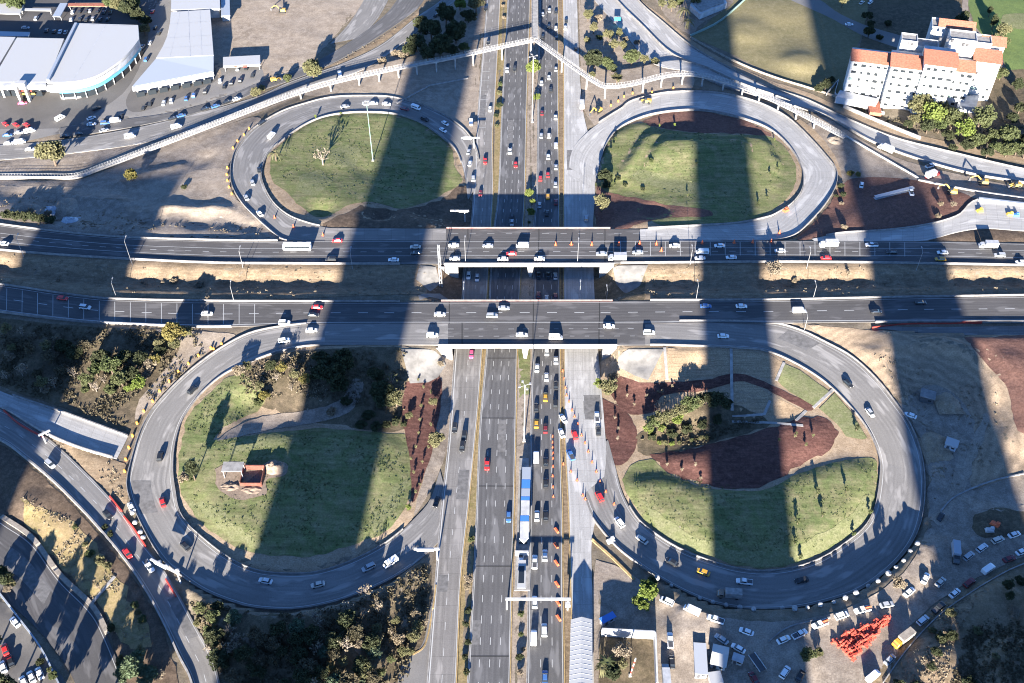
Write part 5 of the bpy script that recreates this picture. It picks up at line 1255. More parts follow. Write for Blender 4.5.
hut(715, 680, 3.4, 3.4, 2.4, 8, ('white_paint', 'roof_white'), 'low white pavilion at the bottom edge of the yard')
r = crate(757, 663, (6, 2, 1), None, 'flatbed_trailer', 'empty white framed flatbed trailer in the crowded yard', 'trailer', 125)
mb = MB(); mb.box((0, 0, .8), (6, 2.2, .2)); mb.build('bed', 'dark_steel', r)
for s in (-1, 1):
    mb = MB(); mb.box((0, s*1.15, 1.05), (6.2, .16, .4)); mb.build('side_rail', 'white_paint', r)
for x in (-1.5, -.5):
    for s in (-1, 1): MB().tube((x, s*.9, .4), (x, s*1.1, .4), .4, .4, 12).build('wheel', 'rubber', r)
r = crate(894, 193.5, (22, 2.5, 1), None, 'steel_beam', 'long blue grey girder lying on the red soil', 'girder', 14)
mb = MB()
mb.box((0, 0, .25), (21, 1.8, .14)); mb.box((0, 0, .85), (19, .5, 1.0)); mb.box((0, 0, 1.4), (21, 1.8, .14)); mb.build('girder', 'roof_blue', r)
for px, py, mt, lb in ((980,210.5,'yellow','bright yellow tarpaulin bundle at the start of the eastern slip road'), (1010,214,'yellow','yellow tarpaulin bundle beside a blue bundle'), (1016,215,'blue_paint','dark blue tarpaulin bundle at far right'),
                       (995,524,'orange_red','orange board on the dark dirt patch'), (990,530,'steel','steel crate on the dark dirt patch'), (786,210,'orange_red','orange barricade pile inside the northeastern loop ramp'), (611,540.5,'white_paint','white board standing on the southeastern ramp entrance')):
    r = crate(px, py, (2, 2, 1), None, 'bundle', lb, 'bundle', random.uniform(-30, 30))
    mb = MB(); mb.box((0, 0, .5), (3.0, 1.8, 1.0), None, .7); mb.box((.8, .5, .8), (1.4, 1.2, 1.2), None, .7); mb.build('cover', mt, r)
# ------------------------------------------------------------ buildings
def roofpoly(px, z): return [G(x, y, z) for x, y in px]
def slab(mb, px, z0, z1): return mb.prism([(p.x, p.y) for p in roofpoly(px, z1)], z0, z1)
def rel(root, mb, name, mat):
    l = root.location; mb.v = [(a-l[0], b-l[1], c-l[2]) for a, b, c in mb.v]
    o = mb.build(name, mat, root); fixn(o.data); return o
def building(name, label, cat, px, z0): return tag(empty(name, G(px[0], px[1], z0)), label, cat)
def curve_px(p, n=6): return [tuple(q) for q in smooth(p, n)]
# showroom with curved glass front
zr = 11.5
r = building('car_showroom', 'white car showroom with a sweeping roof and curved blue glass front', 'showroom', (100, 100), 2)
front = curve_px([(47,82),(66,82),(83,80),(98,75),(111,67),(124,57),(133,47),(139,39)])
mb = MB(); slab(mb, [(75,23),(106,24),(138,25)]+front[::-1], 10.2, zr); rel(r, mb, 'roof', 'roof_white')
mb = MB(); slab(mb, [(74.5,22.5),(77,22.5),(49,79),(46,79)], zr+.05, zr+1.2); rel(r, mb, 'roof_upstand', 'roof_blue')
for a, b in (((106,25),(72,82)), ((75.5,24),(137,26))):
    mb = MB(); p, q = G(*a, zr), G(*b, zr); d = (q-p).normalized(); n = Vector((-d.y, d.x, 0))*.15
    mb.quad(p-n+Vector((0,0,.03)), q-n+Vector((0,0,.03)), q+n+Vector((0,0,.03)), p+n+Vector((0,0,.03))); rel(r, mb, 'roof_seam', 'roof_grey')
mb = MB(); slab(mb, [(77,26),(106,26.5),(136,28)]+[(x-1.5, y-2.5) for x, y in front[::-1]], 1.5, 10.1); rel(r, mb, 'wall', 'roof_grey')
def vert_strip(px, zt, z0, z1, off):
    mb = MB(); w = [G(x, y, zt) for x, y in px]
    w = [p-Vector((0, off, 0)) for p in w]
    for a, b in zip(w[:-1], w[1:]):
        mb.box(((a.x+b.x)/2, (a.y+b.y)/2, (z0+z1)/2), (1, 1, 1)) if False else mb.add([(a.x,a.y,z0),(b.x,b.y,z0),(b.x,b.y,z1),(a.x,a.y,z1),(a.x,a.y+.4,z0),(b.x,b.y+.4,z0),(b.x,b.y+.4,z1),(a.x,a.y+.4,z1)], [(0,1,2,3),(7,6,5,4),(3,2,6,7),(0,4,5,1),(0,3,7,4),(1,5,6,2)])
    return mb
rel(r, vert_strip(front[2:], zr, 7.2, 10.0, .4), 'fascia', 'roof_grey')
rel(r, vert_strip(front[3:], zr, 5.4, 7.1, .9), 'glass_band', 'glass_blue')
rel(r, vert_strip(front[3:], zr, 1.8, 5.2, .7), 'glass_front', 'glass_dark')
for i in range(4, len(front)-1, 4):
    p = G(*front[i], zr); mb = MB(); mb.tube((p.x, p.y-1.6, 1.5), (p.x, p.y-1.6, 5.6), .22); rel(r, mb, 'column', 'white_paint')
mb = MB(); w = [(x, y+13) for x, y in front[4:26]]; slab(mb, w+[(x+1, y+2.5) for x, y in w[::-1]], 1.5, 3.0); rel(r, mb, 'front_wall', 'white_paint')
r = building('car_showroom', 'white flat roofed showroom beside the curved one with a tall white pylon', 'showroom', (20, 90), 2)
mb = MB(); slab(mb, [(17,37.5),(64,38.5),(47,82),(-2,82),(-2,70)], 9.2, 10.6); rel(r, mb, 'roof', 'roof_white')
mb = MB(); slab(mb, [(18,39),(62,40),(46,80),(0,80),(0,70)], 1.5, 9.1); rel(r, mb, 'wall', 'white_paint')
mb = MB(); slab(mb, [(0,81),(46,81),(46,86),(0,86)], 8.2, 10.5); rel(r, mb, 'fascia', 'white_paint')
p = G(40, 83, 0); mb = MB()
mb.box((p.x, G(40,83,12).y-1, 12.4), (6.2, 3, 1.6)); mb.box((p.x-2.3, G(40,83,12).y-1, 7), (1.1, 2.6, 12)); mb.box((p.x+2.3, G(40,83,12).y-1, 7), (1.1, 2.6, 12)); rel(r, mb, 'pylon', 'white_paint')
q = G(26, 92, 6)
mb = MB(); mb.box((q.x, q.y, 6.6), (6.5, .3, .8)); rel(r, mb, 'red_sign', 'red_paint')
mb = MB(); mb.box((q.x+1, q.y-.2, 5.0), (7, .3, 1.0)); rel(r, mb, 'yellow_sign', 'yellow')
for xx in range(-2, 46, 8):
    q = G(xx, 95, 4); mb = MB(); mb.box((q.x, q.y+1.5, 4), (3.4, .25, 3.2)); rel(r, mb, 'window', 'glass_dark')
for xx in (3, 17, 31):
    q = G(xx, 90, 6); mb = MB(); mb.box((q.x, q.y, 4.5), (1.0, 2.6, 6)); rel(r, mb, 'column', 'white_paint')
r = building('car_showroom', 'white roofed showroom at the far left edge, next to the pylon', 'showroom', (-10, 60), 2)
mb = MB(); slab(mb, [(-30,36),(15.5,37),(0,63),(-3,80),(-40,80)], 8.6, 9.8); rel(r, mb, 'roof', 'roof_white')
mb = MB(); slab(mb, [(-29,38),(14,39),(-2,62),(-5,78),(-39,78)], 1.5, 8.5); rel(r, mb, 'wall', 'roof_grey')
def seams(r, lines, z, mat='roof_grey'):
    for a, b in lines:
        p, q = G(*a, z+.04), G(*b, z+.04); d = (q-p).normalized(); n = Vector((-d.y, d.x, 0))*.09; mb = MB(); mb.quad(p-n, q-n, q+n, p+n); rel(r, mb, 'roof_seam', mat)
seams(r, [((-4,40),(-30,72))], 9.8)
# warehouse
r = building('warehouse', 'long white warehouse with a blue grey sloping front roof', 'warehouse', (185, 80), 2)
mb = MB(); slab(mb, [(171,12),(210,9.5),(213.5,55),(156,58),(163,46),(169,32)], 8.6, 9.6); rel(r, mb, 'roof', 'roof_white')
mb = MB(); a = [G(156,58.5,9.4), G(213.5,55.5,9.4), G(213.5,71,8.0), G(132,86.5,8.0)]; b = [Vector((p.x, p.y, p.z-.5)) for p in a]
mb.add(a+b, [(0,1,2,3),(7,6,5,4),(0,4,5,1),(1,5,6,2),(2,6,7,3),(3,7,4,0)]); rel(r, mb, 'front_roof', 'roof_blue')
mb = MB(); slab(mb, [(172,14),(208,12),(212,70.5),(135,85.5),(158,58),(165,46)], 1.5, 7.4); rel(r, mb, 'wall', 'white_paint')
mb = MB(); a = [G(132,87,8.1), G(213.5,71.5,8.1)]
mb.add([(a[0].x,a[0].y-.3,5.6),(a[1].x,a[1].y-.3,5.6),(a[1].x,a[1].y-.3,8.0),(a[0].x,a[0].y-.3,8.0),(a[0].x,a[0].y+.2,5.6),(a[1].x,a[1].y+.2,5.6),(a[1].x,a[1].y+.2,8.0),(a[0].x,a[0].y+.2,8.0)], [(0,1,2,3),(7,6,5,4),(3,2,6,7),(0,4,5,1),(0,3,7,4),(1,5,6,2)]); rel(r, mb, 'fascia', 'roof_grey')
for f in (.08, .22, .36, .5, .64, .78, .9):
    c = a[0].lerp(a[1], f); ang = math.atan2(a[1].y-a[0].y, a[1].x-a[0].x); M = Matrix.Translation((c.x, c.y-.6, 3.4)) @ Matrix.Rotation(ang, 4, 'Z')
    mb = MB(); mb.box((0,0,0), (4.2, .5, 2.6), M); rel(r, mb, 'window', 'glass_dark')
c = a[0].lerp(a[1], .86); M = Matrix.Translation((c.x, c.y-.6, 6.8)) @ Matrix.Rotation(math.atan2(a[1].y-a[0].y, a[1].x-a[0].x), 4, 'Z')
mb = MB(); mb.box((0,0,0), (7, .4, 1.1), M); rel(r, mb, 'sign_board', 'white_paint')
seams(r, [((170,24),(211,21)),((167,38),(212,35)),((162,48),(213,45)),((180,12),(170,57)),((200,10.5),(202,56))], 9.6)
for px in (189,):
    p, q = G(px-1, 10, 9.65), G(px+1, 57, 9.65); mb = MB(); mb.quad(p, q, q+Vector((.3,0,0)), p+Vector((.3,0,0))); rel(r, mb, 'roof_seam', 'roof_grey')
r = building('warehouse', 'white building with a lower bay, behind the long warehouse at the top', 'warehouse', (195, -5), 2)
mb = MB(); slab(mb, [(172,-30),(219,-30),(220,8.5),(171,9.5)], 8.2, 9.2); rel(r, mb, 'roof', 'roof_white')
mb = MB(); slab(mb, [(173,-29),(218,-29),(218.5,8),(172.5,9)], 1.5, 8.1); rel(r, mb, 'wall', 'white_paint')
mb = MB(); slab(mb, [(220.5,-20),(229,-20),(230,15),(221,16)], 6.2, 7.0); rel(r, mb, 'lower_roof', 'roof_blue')
mb = MB(); slab(mb, [(221,-19),(228,-19),(229,14.5),(221.5,15)], 1.5, 6.1); rel(r, mb, 'lower_wall', 'white_paint')
def canopy(px, z, label, mat='roof_white', th=.5, gap=None, logo=False):
    c = (sum(p[0] for p in px)/len(px), sum(p[1] for p in px)/len(px))
    r = building('car_canopy', label, 'canopy', c, 2)
    mb = MB(); slab(mb, px, z-th, z); rel(r, mb, 'roof', mat)
    for x, y in px:
        x = c[0]+(x-c[0])*.93; y = c[1]+(y-c[1])*.8
        p = G(x, y, z); mb = MB(); mb.tube((p.x, p.y, 1.5), (p.x, p.y, z-th), .15); rel(r, mb, 'column', 'steel')
    if logo:
        for x in (235, 245):
            p = G(x, 65.5, z-.6); mb = MB(); mb.box((p.x, p.y-.8, z-.6), (2.4, .3, .9)); rel(r, mb, 'red_sign', 'red_paint')
canopy([(223,57),(260,55),(260,64),(223,66)], 6, 'long white canopy with red marks right of the warehouse', logo=True, th=1.2)
canopy([(-8,3),(24,3),(20,14),(-8,13)], 6, 'white vaulted canopy in the shaded car park, far left')
canopy([(20,8),(51,8.5),(51,10.5),(20,10)], 5, 'thin white canopy strip in the shaded car park')
canopy([(60,3),(67.5,3),(60,16.5),(52.5,16)], 5.5, 'narrow blue white canopy in the shaded car park', 'roof_blue')
canopy([(68,3),(107,3),(107,6),(68,6)], 5, 'long terracotta canopy behind the shaded car park', 'terracotta')
canopy([(-8,31),(30,32),(29,36),(-8,36)], 5, 'blue grey canopy strip behind the white showrooms', 'roof_blue')
# apartment block
r = building('apartment_block', 'white stepped apartment block with terracotta roofs and many small windows', 'apartments', (905, 100), 5)
WIN = MB(); WIN.box((0, 0, 0), (1.7, .3, 1.35)); WME = WIN.mesh('window', 'glass_dark')
GWIN = MB(); GWIN.box((0, 0, 0), (2.6, .5, 1.5)); GME = GWIN.mesh('window', 'pole_green')
nw = [0]
def block(px, py, z0, w, d, h, rows, cols, roof, ang=-14, cut=0):
    b = G(px, py, z0); ca = Matrix.Translation(b) @ Matrix.Rotation(R(ang), 4, 'Z')
    mb = MB(); mb.box((w/2, d/2, h/2-1.5), (w, d, h+3), ca); wl = rel(r, mb, 'wall', 'facade_white')
    if roof == 'tile':
        mb = MB(); o = .7
        mb.add([(-o,-o,h),(w+o,-o,h),(w+o,d*.62,h+2.6),(-o,d*.62,h+2.6),(-o,d*.62,h),(w+o,d*.62,h)], [(0,1,2,3),(0,4,5,1),(2,5,4,3),(0,3,4),(1,5,2)], ca); rel(r, mb, 'roof', 'terracotta')
        mb = MB(); mb.box((w/2, d*.81, h+.5), (w, d*.36, 1.0), ca); rel(r, mb, 'parapet', 'white_paint')
    else:
        mb = MB()
        for cx, cy, sx, sy in ((w/2,.15,w,.3),(w/2,d-.15,w,.3),(.15,d/2,.3,d-.6),(w-.15,d/2,.3,d-.6)): mb.box((cx, cy, h+.4), (sx, sy, .8), ca)
        rel(r, mb, 'parapet', 'white_paint')
        mb = MB(); mb.box((w/2, d/2, h+.06), (w-.7, d-.7, .12), ca); rel(r, mb, 'roof', 'concrete')
    for j in range(1, rows+1):
        mb = MB(); mb.box((w/2, -.12, cut+(h-cut)*j/rows-.35), (w, .24, .22), ca); rel(r, mb, 'ledge', 'facade_white')
    for j in range(rows):
        for i in range(cols):
            if nw[0] >= 98: return
            x = w*(i+.6+random.uniform(-.1, .1))/(cols+.2); z = cut+(h-cut)*(j+.5)/rows
            o = obj('window', GME if random.random() < .12 else WME, wl); nw[0] += 1
            o.matrix_local = Matrix.Translation(-Vector(r.location)) @ ca @ Matrix.Translation((x, -.08, z)) @ Matrix.Diagonal((random.choice([.7, 1, 1, 1.4]), 1, random.choice([.8, 1, 1.15]), 1))
block(843, 95, 6, 19.5, 12, 20, 5, 5, 'tile')
block(880, 107, 5, 16.5, 15, 23.5, 6, 4, 'tile')
block(910, 113, 5, 15, 17, 28, 6, 4, 'tile')
block(941, 106, 5, 10.5, 12, 20.5, 5, 3, 'tile')
block(962, 98, 6, 12.5, 14, 21.5, 5, 3, 'tile')
block(888, 88, 6, 8, 8, 27, 0, 0, 'flat'); block(903, 90, 6, 11, 8, 25, 0, 0, 'flat'); block(934, 90, 6, 13, 10, 29, 0, 0, 'flat'); block(958, 88, 6, 9, 9, 26, 0, 0, 'flat')
block(968, 86, 6, 11, 9, 24, 0, 0, 'tile'); block(918, 74, 6, 7, 10, 27, 3, 2, 'flat'); block(925, 74, 6, 17, 7, 27.5, 0, 0, 'tile')
for px, py, z in ((893,41,33.6),(908,44,31.6),(912,45,31.6),(940,40,35.6),(947,41,35.6),(952,42,35.6),(963,46,32.6),(967,46,32.6)):
    p = G(px, py, z); mb = MB(); mb.tube((p.x, p.y, z), (p.x, p.y, z+1.5), .7, .65, 10); rel(r, mb, 'water_tank', 'dark_steel')
for px, py, z, w_ in ((868,78,14,5),(898,86,15,4.5),(930,84,16,4.5),(950,88,14,3.5),(975,80,16,4)):
    p = G(px, py, z); mb = MB(); mb.box((p.x, p.y-.6, z), (w_, 1.6, .25)); mb.box((p.x, p.y-1.35, z+.5), (w_, .12, 1.0)); rel(r, mb, 'balcony', 'facade_white')
mb = MB(); slab(mb, [(840,90),(879,99),(876,104),(836,97)], 5, 8.5); rel(r, mb, 'garage', 'roof_grey')
mb = MB(); slab(mb, [(960,96),(980,95),(976,107),(957,106)], 5, 9); rel(r, mb, 'annex', 'roof_grey')
mb = MB(); slab(mb, [(868,103),(879,101),(882,113),(870,112)], 5, 7); rel(r, mb, 'gatehouse', 'terracotta')
# houses at the upper edge
r = building('white_house', 'small white buildings with a curved wall at the top edge', 'house', (715, 8), 3)
mb = MB(); slab(mb, [(690,5),(700,14),(727,3),(722,-10),(700,-10)], 1, 4.5); rel(r, mb, 'wall', 'white_paint')
mb = MB(); slab(mb, [(693,4),(701,11),(724,2),(720,-9),(702,-9)], 4.55, 5); rel(r, mb, 'roof', 'concrete')
# median station and bus shelter
r = building('bus_station', 'long white and blue bus station on the median of the main road', 'bus station', (525, 520), 0)
mb = MB(); slab(mb, [(519.5,458),(529,458),(530,590),(514.5,590)], -.2, .45); rel(r, mb, 'platform', 'concrete')
ys = [(467,479,'roof_blue'),(479.4,488,'blue_paint'),(488.4,496,'roof_blue'),(496.4,500,'blue_paint'),(500.4,515,'white_paint'),(515.4,521,'blue_paint'),(521.4,538,'white_paint')]
for y0, y1, mt in ys:
    xa = np.interp(y0, [460,540], [522.5,519.5])
    mb = MB(); slab(mb, [(xa,y0),(xa+8.6,y0),(xa+8.4,y1),(xa-.2,y1)], 4.0, 4.5); rel(r, mb, 'roof_panel', mt)
mb = MB(); slab(mb, [(519.3,538.2),(528,538.2),(523.8,543)], 4.0, 4.5); rel(r, mb, 'roof_panel', 'white_paint')
mb = MB(); slab(mb, [(520.5,470),(529.5,470),(527,538),(519,538)], .5, 3.9); rel(r, mb, 'glass_wall', 'glass_dark')
for q in ([(518.5,560),(526,560),(525.5,588),(517,588)],):
    mb = MB(); slab(mb, q, 2.8, 3.1); rel(r, mb, 'rear_roof', 'roof_white')
mb = MB(); slab(mb, [(518.8,566),(524.5,566),(524,583),(518.2,583)], 3.12, 3.2); rel(r, mb, 'roof_opening', 'glass_dark')
for y in (552,): 
    mb = MB(); slab(mb, [(515,550.5),(528.5,550.5),(528.5,552.5),(515,552.5)], .5, 2.5); rel(r, mb, 'end_frame', 'white_paint')
r = building('bus_shelter', 'white corrugated bus shelter roof at the bottom edge beside the walled yard', 'bus shelter', (581, 650), 0)
e0, e1, rg0, rg1 = [G(x, y, 4.6) for x, y in ((570.8,619.5),(592.2,619.5))], [G(x, y, 4.6) for x, y in ((568.5,705),(592.5,705))], G(581.5, 616.8, 6.0), G(580.5, 703, 6.0)
for s_ in (0, 1):
    mb = MB(); a, b, c, d = e0[s_], e1[s_], rg1, rg0; dn = Vector((0, 0, .15))
    mb.add([a, b, c, d, a-dn, b-dn, c-dn, d-dn], [(0,1,2,3),(7,6,5,4),(0,4,5,1),(1,5,6,2),(2,6,7,3),(3,7,4,0)]); rel(r, mb, 'roof_slope', 'roof_white')
    for k in range(1, 18):
        f = k/18; p, q = a.lerp(b, f), d.lerp(c, f); up = Vector((0, 0, .1)); mb = MB(); mb.tube(p+up*.1, q+up*.1, .035, n=5); rel(r, mb, 'roof_rib', 'roof_grey' if k % 3 else 'white_paint')
for y in range(625, 700, 14):
    for x in (572, 591):
        p = G(x, y, 4.5); mb = MB(); mb.tube((p.x, p.y, -.2), (p.x, p.y, 4.5), .14); rel(r, mb, 'post', 'steel')
# ------------------------------------------------------------ trees
def leafquads(centers, size, rng):
    n = len(centers)
    a = rng.normal(size=(n, 3)); a /= np.linalg.norm(a, axis=1)[:, None]
    b = rng.normal(size=(n, 3)); b -= a*(a*b).sum(1)[:, None]; b /= np.linalg.norm(b, axis=1)[:, None]
    s = size*rng.uniform(.6, 1.35, (n, 1)); a, b = a*s, b*s*.7
    v = np.stack([centers-a, centers-b, centers+a, centers+b], 1).reshape(-1, 3)
    f = np.arange(4*n).reshape(n, 4)
    return v, f
def np_mesh(name, v, f, mat):
    me = bpy.data.meshes.new(name)
    me.vertices.add(len(v)); me.vertices.foreach_set('co', np.ascontiguousarray(v, dtype=np.float32).ravel())
    me.loops.add(f.size); me.loops.foreach_set('vertex_index', f.ravel().astype(np.int32))
    me.polygons.add(len(f)); me.polygons.foreach_set('loop_start', (np.arange(len(f))*4).astype(np.int32))
    me.update(calc_edges=True); me.materials.append(MATS[mat]); return me
SH = dict(round=((1, 1, .82), 1.05, 40, 78, .092), tall=((.62, .62, 1.35), 1.7, 40, 74, .085), shrub=((1, 1, .62), .55, 26, 66, .10),
          open=((1, 1, .75), 1.15, 26, 56, .08), sapling=((.5, .5, 1.0), 1.3, 10, 24, .14), bare=((1, 1, .95), 1.15, 24, 7, .09), palm=((1, 1, .4), 1.2, 0, 0, 0))
CR = {}
def crown(shape, mat, var):
    key = (shape, mat, var)
    if key in CR: return CR[key]
    rng = np.random.default_rng(hash(shape) % 1 + var*17+len(shape)*5)
    (ax, ay, az), zc, nc, per, leaf = SH[shape]
    stem = MB(); lim = []
    if shape == 'palm':
        v, f = [], []
        for k in range(26):
            an = rng.uniform(0, 6.3); up = rng.uniform(-.1, .8); L = rng.uniform(.8, 1.1)
            pts_ = [np.array([math.cos(an)*L*t, math.sin(an)*L*t, zc+.3*up*t*2-.75*t*t*(1.1-up*.5)]) for t in np.linspace(.03, 1, 6)]
            sd = np.array([-math.sin(an), math.cos(an), 0])
            for i in range(5):
                wd0 = .13*(1-i/6); wd1 = .13*(1-(i+1)/6); n0 = len(v)
                v += [pts_[i]-sd*wd0, pts_[i]+sd*wd0, pts_[i+1]+sd*wd1, pts_[i+1]-sd*wd1]; f.append([n0, n0+1, n0+2, n0+3])
        V, Fc = np.array(v), np.array(f); stem.tube((0,0,-.15), (0,0,zc), .09, .06, 7)
    else:
        d = rng.normal(size=(nc, 3)); d /= np.linalg.norm(d, axis=1)[:, None]
        rad = rng.uniform(.25, 1.0, nc)**.45
        rad *= rng.uniform(.8, 1.12, nc)
        c = d*rad[:, None]*np.array([ax, ay, az])*.8; c[:, 2] = np.where(c[:, 2] < -.45*az, -c[:, 2]*.6, c[:, 2]); c[:, 2] += zc
        pts_ = []
        for q in c:
            rr = rng.uniform(.2, .36)*(1 if shape != 'bare' else .8); n = int(per*(rr/.28)**2)
            o = rng.normal(size=(n, 3)); o /= np.linalg.norm(o, axis=1)[:, None]
            pts_.append(q+o*(rng.uniform(.2, 1, (n, 1))**.5)*rr*np.array([1, 1, .8]))
        P_ = np.vstack(pts_); V, Fc = leafquads(P_, leaf, rng)
        if shape != 'shrub':
            h0 = zc-az*.55
            stem.tube((0, 0, -.2), (0, 0, h0), .085, .06, 7)
            for q in c[:: (2 if shape == 'bare' else 5)]: stem.tube((0, 0, h0*.85), q, .045, .012, 5)
        else:
            for q in c[::6]: stem.tube((0, 0, -.1), q, .03, .01, 4)
    CR[key] = (np_mesh('crown', V, Fc, mat), stem.mesh('trunk', 'bark_pale' if shape == 'bare' else 'bark'))
    return CR[key]
LN = dict(leaf_scrub='drab brownish green', leaf_dark='dark green', leaf_green='green', leaf_olive='olive green', leaf_bright='bright green', leaf_dry='dry brownish', leaf_yellow='yellowish', leaf_blue='bluish green')
SN = dict(round='round tree', tall='slender tree', shrub='bush', open='loose tree', sapling='sapling', bare='bare tree', palm='feathery palm')
def tree(px, py, rpx, shape, col, where, axis='x', R_=None):
    mat = 'leaf_'+col; s = (py-YH)*CP/CAMH; Rm = R_ or max(.5, rpx/s)
    zc = SH[shape][1]
    p = P(px, py, zc*Rm*.95, True)
    name = 'bush' if shape == 'shrub' else 'palm_tree' if shape == 'palm' else 'sapling' if shape == 'sapling' else 'tree'
    r = empty(name, p, random.uniform(0, 6.28), Rm*random.uniform(.95, 1.05)); r.scale.z *= random.uniform(.9, 1.15)
    cm, tm = crown(shape, mat, random.randrange(3))
    obj('crown', cm, r); obj('trunk' if shape != 'shrub' else 'stem', tm, r)
    size = 'big ' if Rm > 4.5 else 'small ' if Rm < 1.6 and shape not in ('sapling',) else ''
    reg(r, f'{size}{LN[mat]} {SN[shape]}', where, 'tree' if name != 'bush' else 'bush', 'trees and bushes '+where, (px, py), axis)
    return r
def trees(ox, oy, s, txt, where):
    K = dict(r='round', t='tall', s='shrub', o='open', y='sapling', b='bare', p='palm'); C = dict(s='scrub', d='dark', g='green', o='olive', b='bright', x='dry', y='yellow', u='blue')
    for it in txt.split(';'):
        f = it.split()
        if len(f) < 4: continue
        tree(ox+float(f[0])/s, oy+float(f[1])/s, float(f[2])/s, K[f[3][0]], C[f[3][1]], where)
trees(0,0,4,'205 612 60 ro', 'beside the northwestern frontage road')
trees(0,0,4,'60 5 40 rg;20 0 30 rg;440 8 28 rg;470 15 32 ro;510 30 36 rd;548 58 32 rd;575 118 26 ro;540 8 30 rg;585 80 24 rd', 'around the shaded car park')
trees(256,0,4,'225 275 46 ro;125 312 22 rg;0 366 26 ro;25 352 20 so', 'on the bank of the frontage road')
trees(256,0,4,'815 15 28 rb;880 20 34 ro;760 60 42 rd;700 120 46 rd;800 130 46 rd;640 168 42 rd;740 185 46 rd;685 212 36 rd;610 200 30 rd;590 222 24 sx;505 245 22 sx;560 212 20 sx;850 60 34 rd;660 90 34 rd;780 200 30 rd;830 190 24 rg', 'in the dark grove by the footbridge')
trees(256,0,4,'75 612 34 po;262 618 46 bx;238 468 10 yb;338 452 10 yb', 'on the northwestern lawn')
trees(460,0,6.83,'272 578 20 sg;292 40 16 sx;300 120 18 sx;262 640 14 so', 'left of the southbound main road')
trees(460,90,6.83,'268 105 26 sd;252 245 18 so;250 175 20 sd;268 20 20 so', 'left of the southbound main road')
trees(512,0,4,'88 272 35 rb;100 386 17 rb', 'in the median near the footbridge')
trees(512,171,4,'70 88 20 rb;82 124 14 rb;76 164 18 rb;68 206 8 sg', 'in the median above the northern bridge')
trees(512,0,4,'305 60 24 oo;345 70 22 ox;328 112 24 oo;385 140 26 oo;430 132 20 oo;330 235 42 rd;380 250 30 rg;410 180 26 oo;445 182 22 oo;400 272 22 rg;480 230 32 rg;530 242 22 oo;572 246 20 so;420 310 24 oo;320 300 18 so;300 160 16 so;455 160 16 ox;500 170 14 sx;350 150 16 sg', 'in the planted wedge beside the service road')
trees(512,0,4,'690 40 34 po;704 82 32 po;640 22 24 oo;600 14 22 oo;735 10 24 oo;670 8 20 rg', 'beside the white house at the top')
trees(512,0,4,'590 502 9 yb;650 502 10 yb;415 555 12 yg;395 600 9 yg;408 580 9 yg', 'on the northeastern loop lawn')
trees(590,90,4.09,'115 360 13 sd;145 388 12 sd;217 405 12 sd;102 385 9 yd;400 430 8 yg;770 318 9 yg;738 342 9 yg;728 440 10 yg;690 460 10 yg;250 290 12 sg;435 300 8 yg;755 200 8 yb', 'on the northeastern loop lawn')
trees(512,171,4,'360 130 38 oo;370 25 32 rd;380 55 22 rd', 'at the corner of the northeastern loop')
trees(768,0,4,'610 420 56 oo;660 460 54 ob;700 435 40 oo;745 470 54 og;782 528 46 ob;850 480 58 og;840 560 36 rg;900 542 36 og;960 540 46 rg;910 592 30 rg;960 600 34 rg;1000 590 36 rg;590 480 28 oo;690 500 34 og;640 510 30 rd;720 540 26 rd;800 580 26 rd;1040 560 40 rd;880 610 26 rd;560 500 20 rd;740 590 20 sd;1030 610 30 rd', 'in front of the white apartment block')
trees(768,0,4,'935 292 32 rg;232 342 24 rd;205 352 20 rd;254 320 18 rd;405 130 24 rd;400 62 24 rd;412 95 18 rd;480 95 18 sd;300 5 24 oo;770 90 30 rd;790 60 22 rd;940 125 32 oo;915 160 26 ro;905 90 20 td;890 40 18 td;950 170 22 rg;860 170 20 sd;445 150 16 sd;1000 340 24 rd;1010 430 30 rd;980 470 26 rd', 'around the apartments and golf course')
trees(0,171,4,'525 15 28 ry', 'below the footbridge at far west')
trees(0,171,4,'735 65 14 sd;60 180 26 sd;95 182 26 sd;130 186 26 sd;165 190 24 sd;200 196 22 sd;25 176 24 sd;190 170 18 sx;120 160 18 sx', 'on the western dirt ground')
trees(0,171,4,'690 650 50 ry;745 640 24 ro;640 690 24 ro', 'below the southern overpass road at west')
trees(0,171,4,'695 440 16 sx;800 455 18 sx;828 508 10 sx;570 446 8 sx;235 436 9 sx;650 445 8 sx', 'between the overpass roads')
trees(768,171,4,'20 392 38 ox;322 410 14 yx;105 440 14 sx', 'between the overpass roads')
trees(768,171,4,'690 130 14 ox;742 132 14 ox;305 225 14 sx;328 8 16 sy;362 14 14 sy;680 180 14 sx;295 130 10 sx;290 60 14 sd;300 95 14 sd;275 100 10 sd', 'on the red soil below the diagonal road')
trees(0,342,4,'345 150 36 og;380 112 34 og;440 98 44 og;470 78 34 rd;480 148 40 rg;522 122 34 rd;552 160 36 ob;600 92 30 ox;560 62 34 rd;620 72 28 oy;440 190 26 sg;400 62 40 rd;500 60 36 rd;380 180 26 bx;520 185 22 sb;340 190 20 sg;410 145 26 bx;585 130 22 sx', 'in the sunlit west thicket')
trees(0,342,4,'300 42 36 rd;200 62 34 os;120 30 30 os;250 20 34 rd;40 60 26 ss;80 110 34 bx;240 110 30 os;150 130 24 ss;20 130 26 bx;290 120 28 bx;180 190 22 sx;100 10 26 ss;330 20 34 os;700 8 28 oo;640 30 26 rd', 'in the shaded west thicket')
trees(0,342,4,'955 112 30 ox;985 95 26 oo;765 545 18 sg;735 545 26 sx', 'at the west edge of the southwestern lawn')
tree(192, 471, 5, 'tall', 'dark', 'on the southwestern lawn', 'x', 3.3)
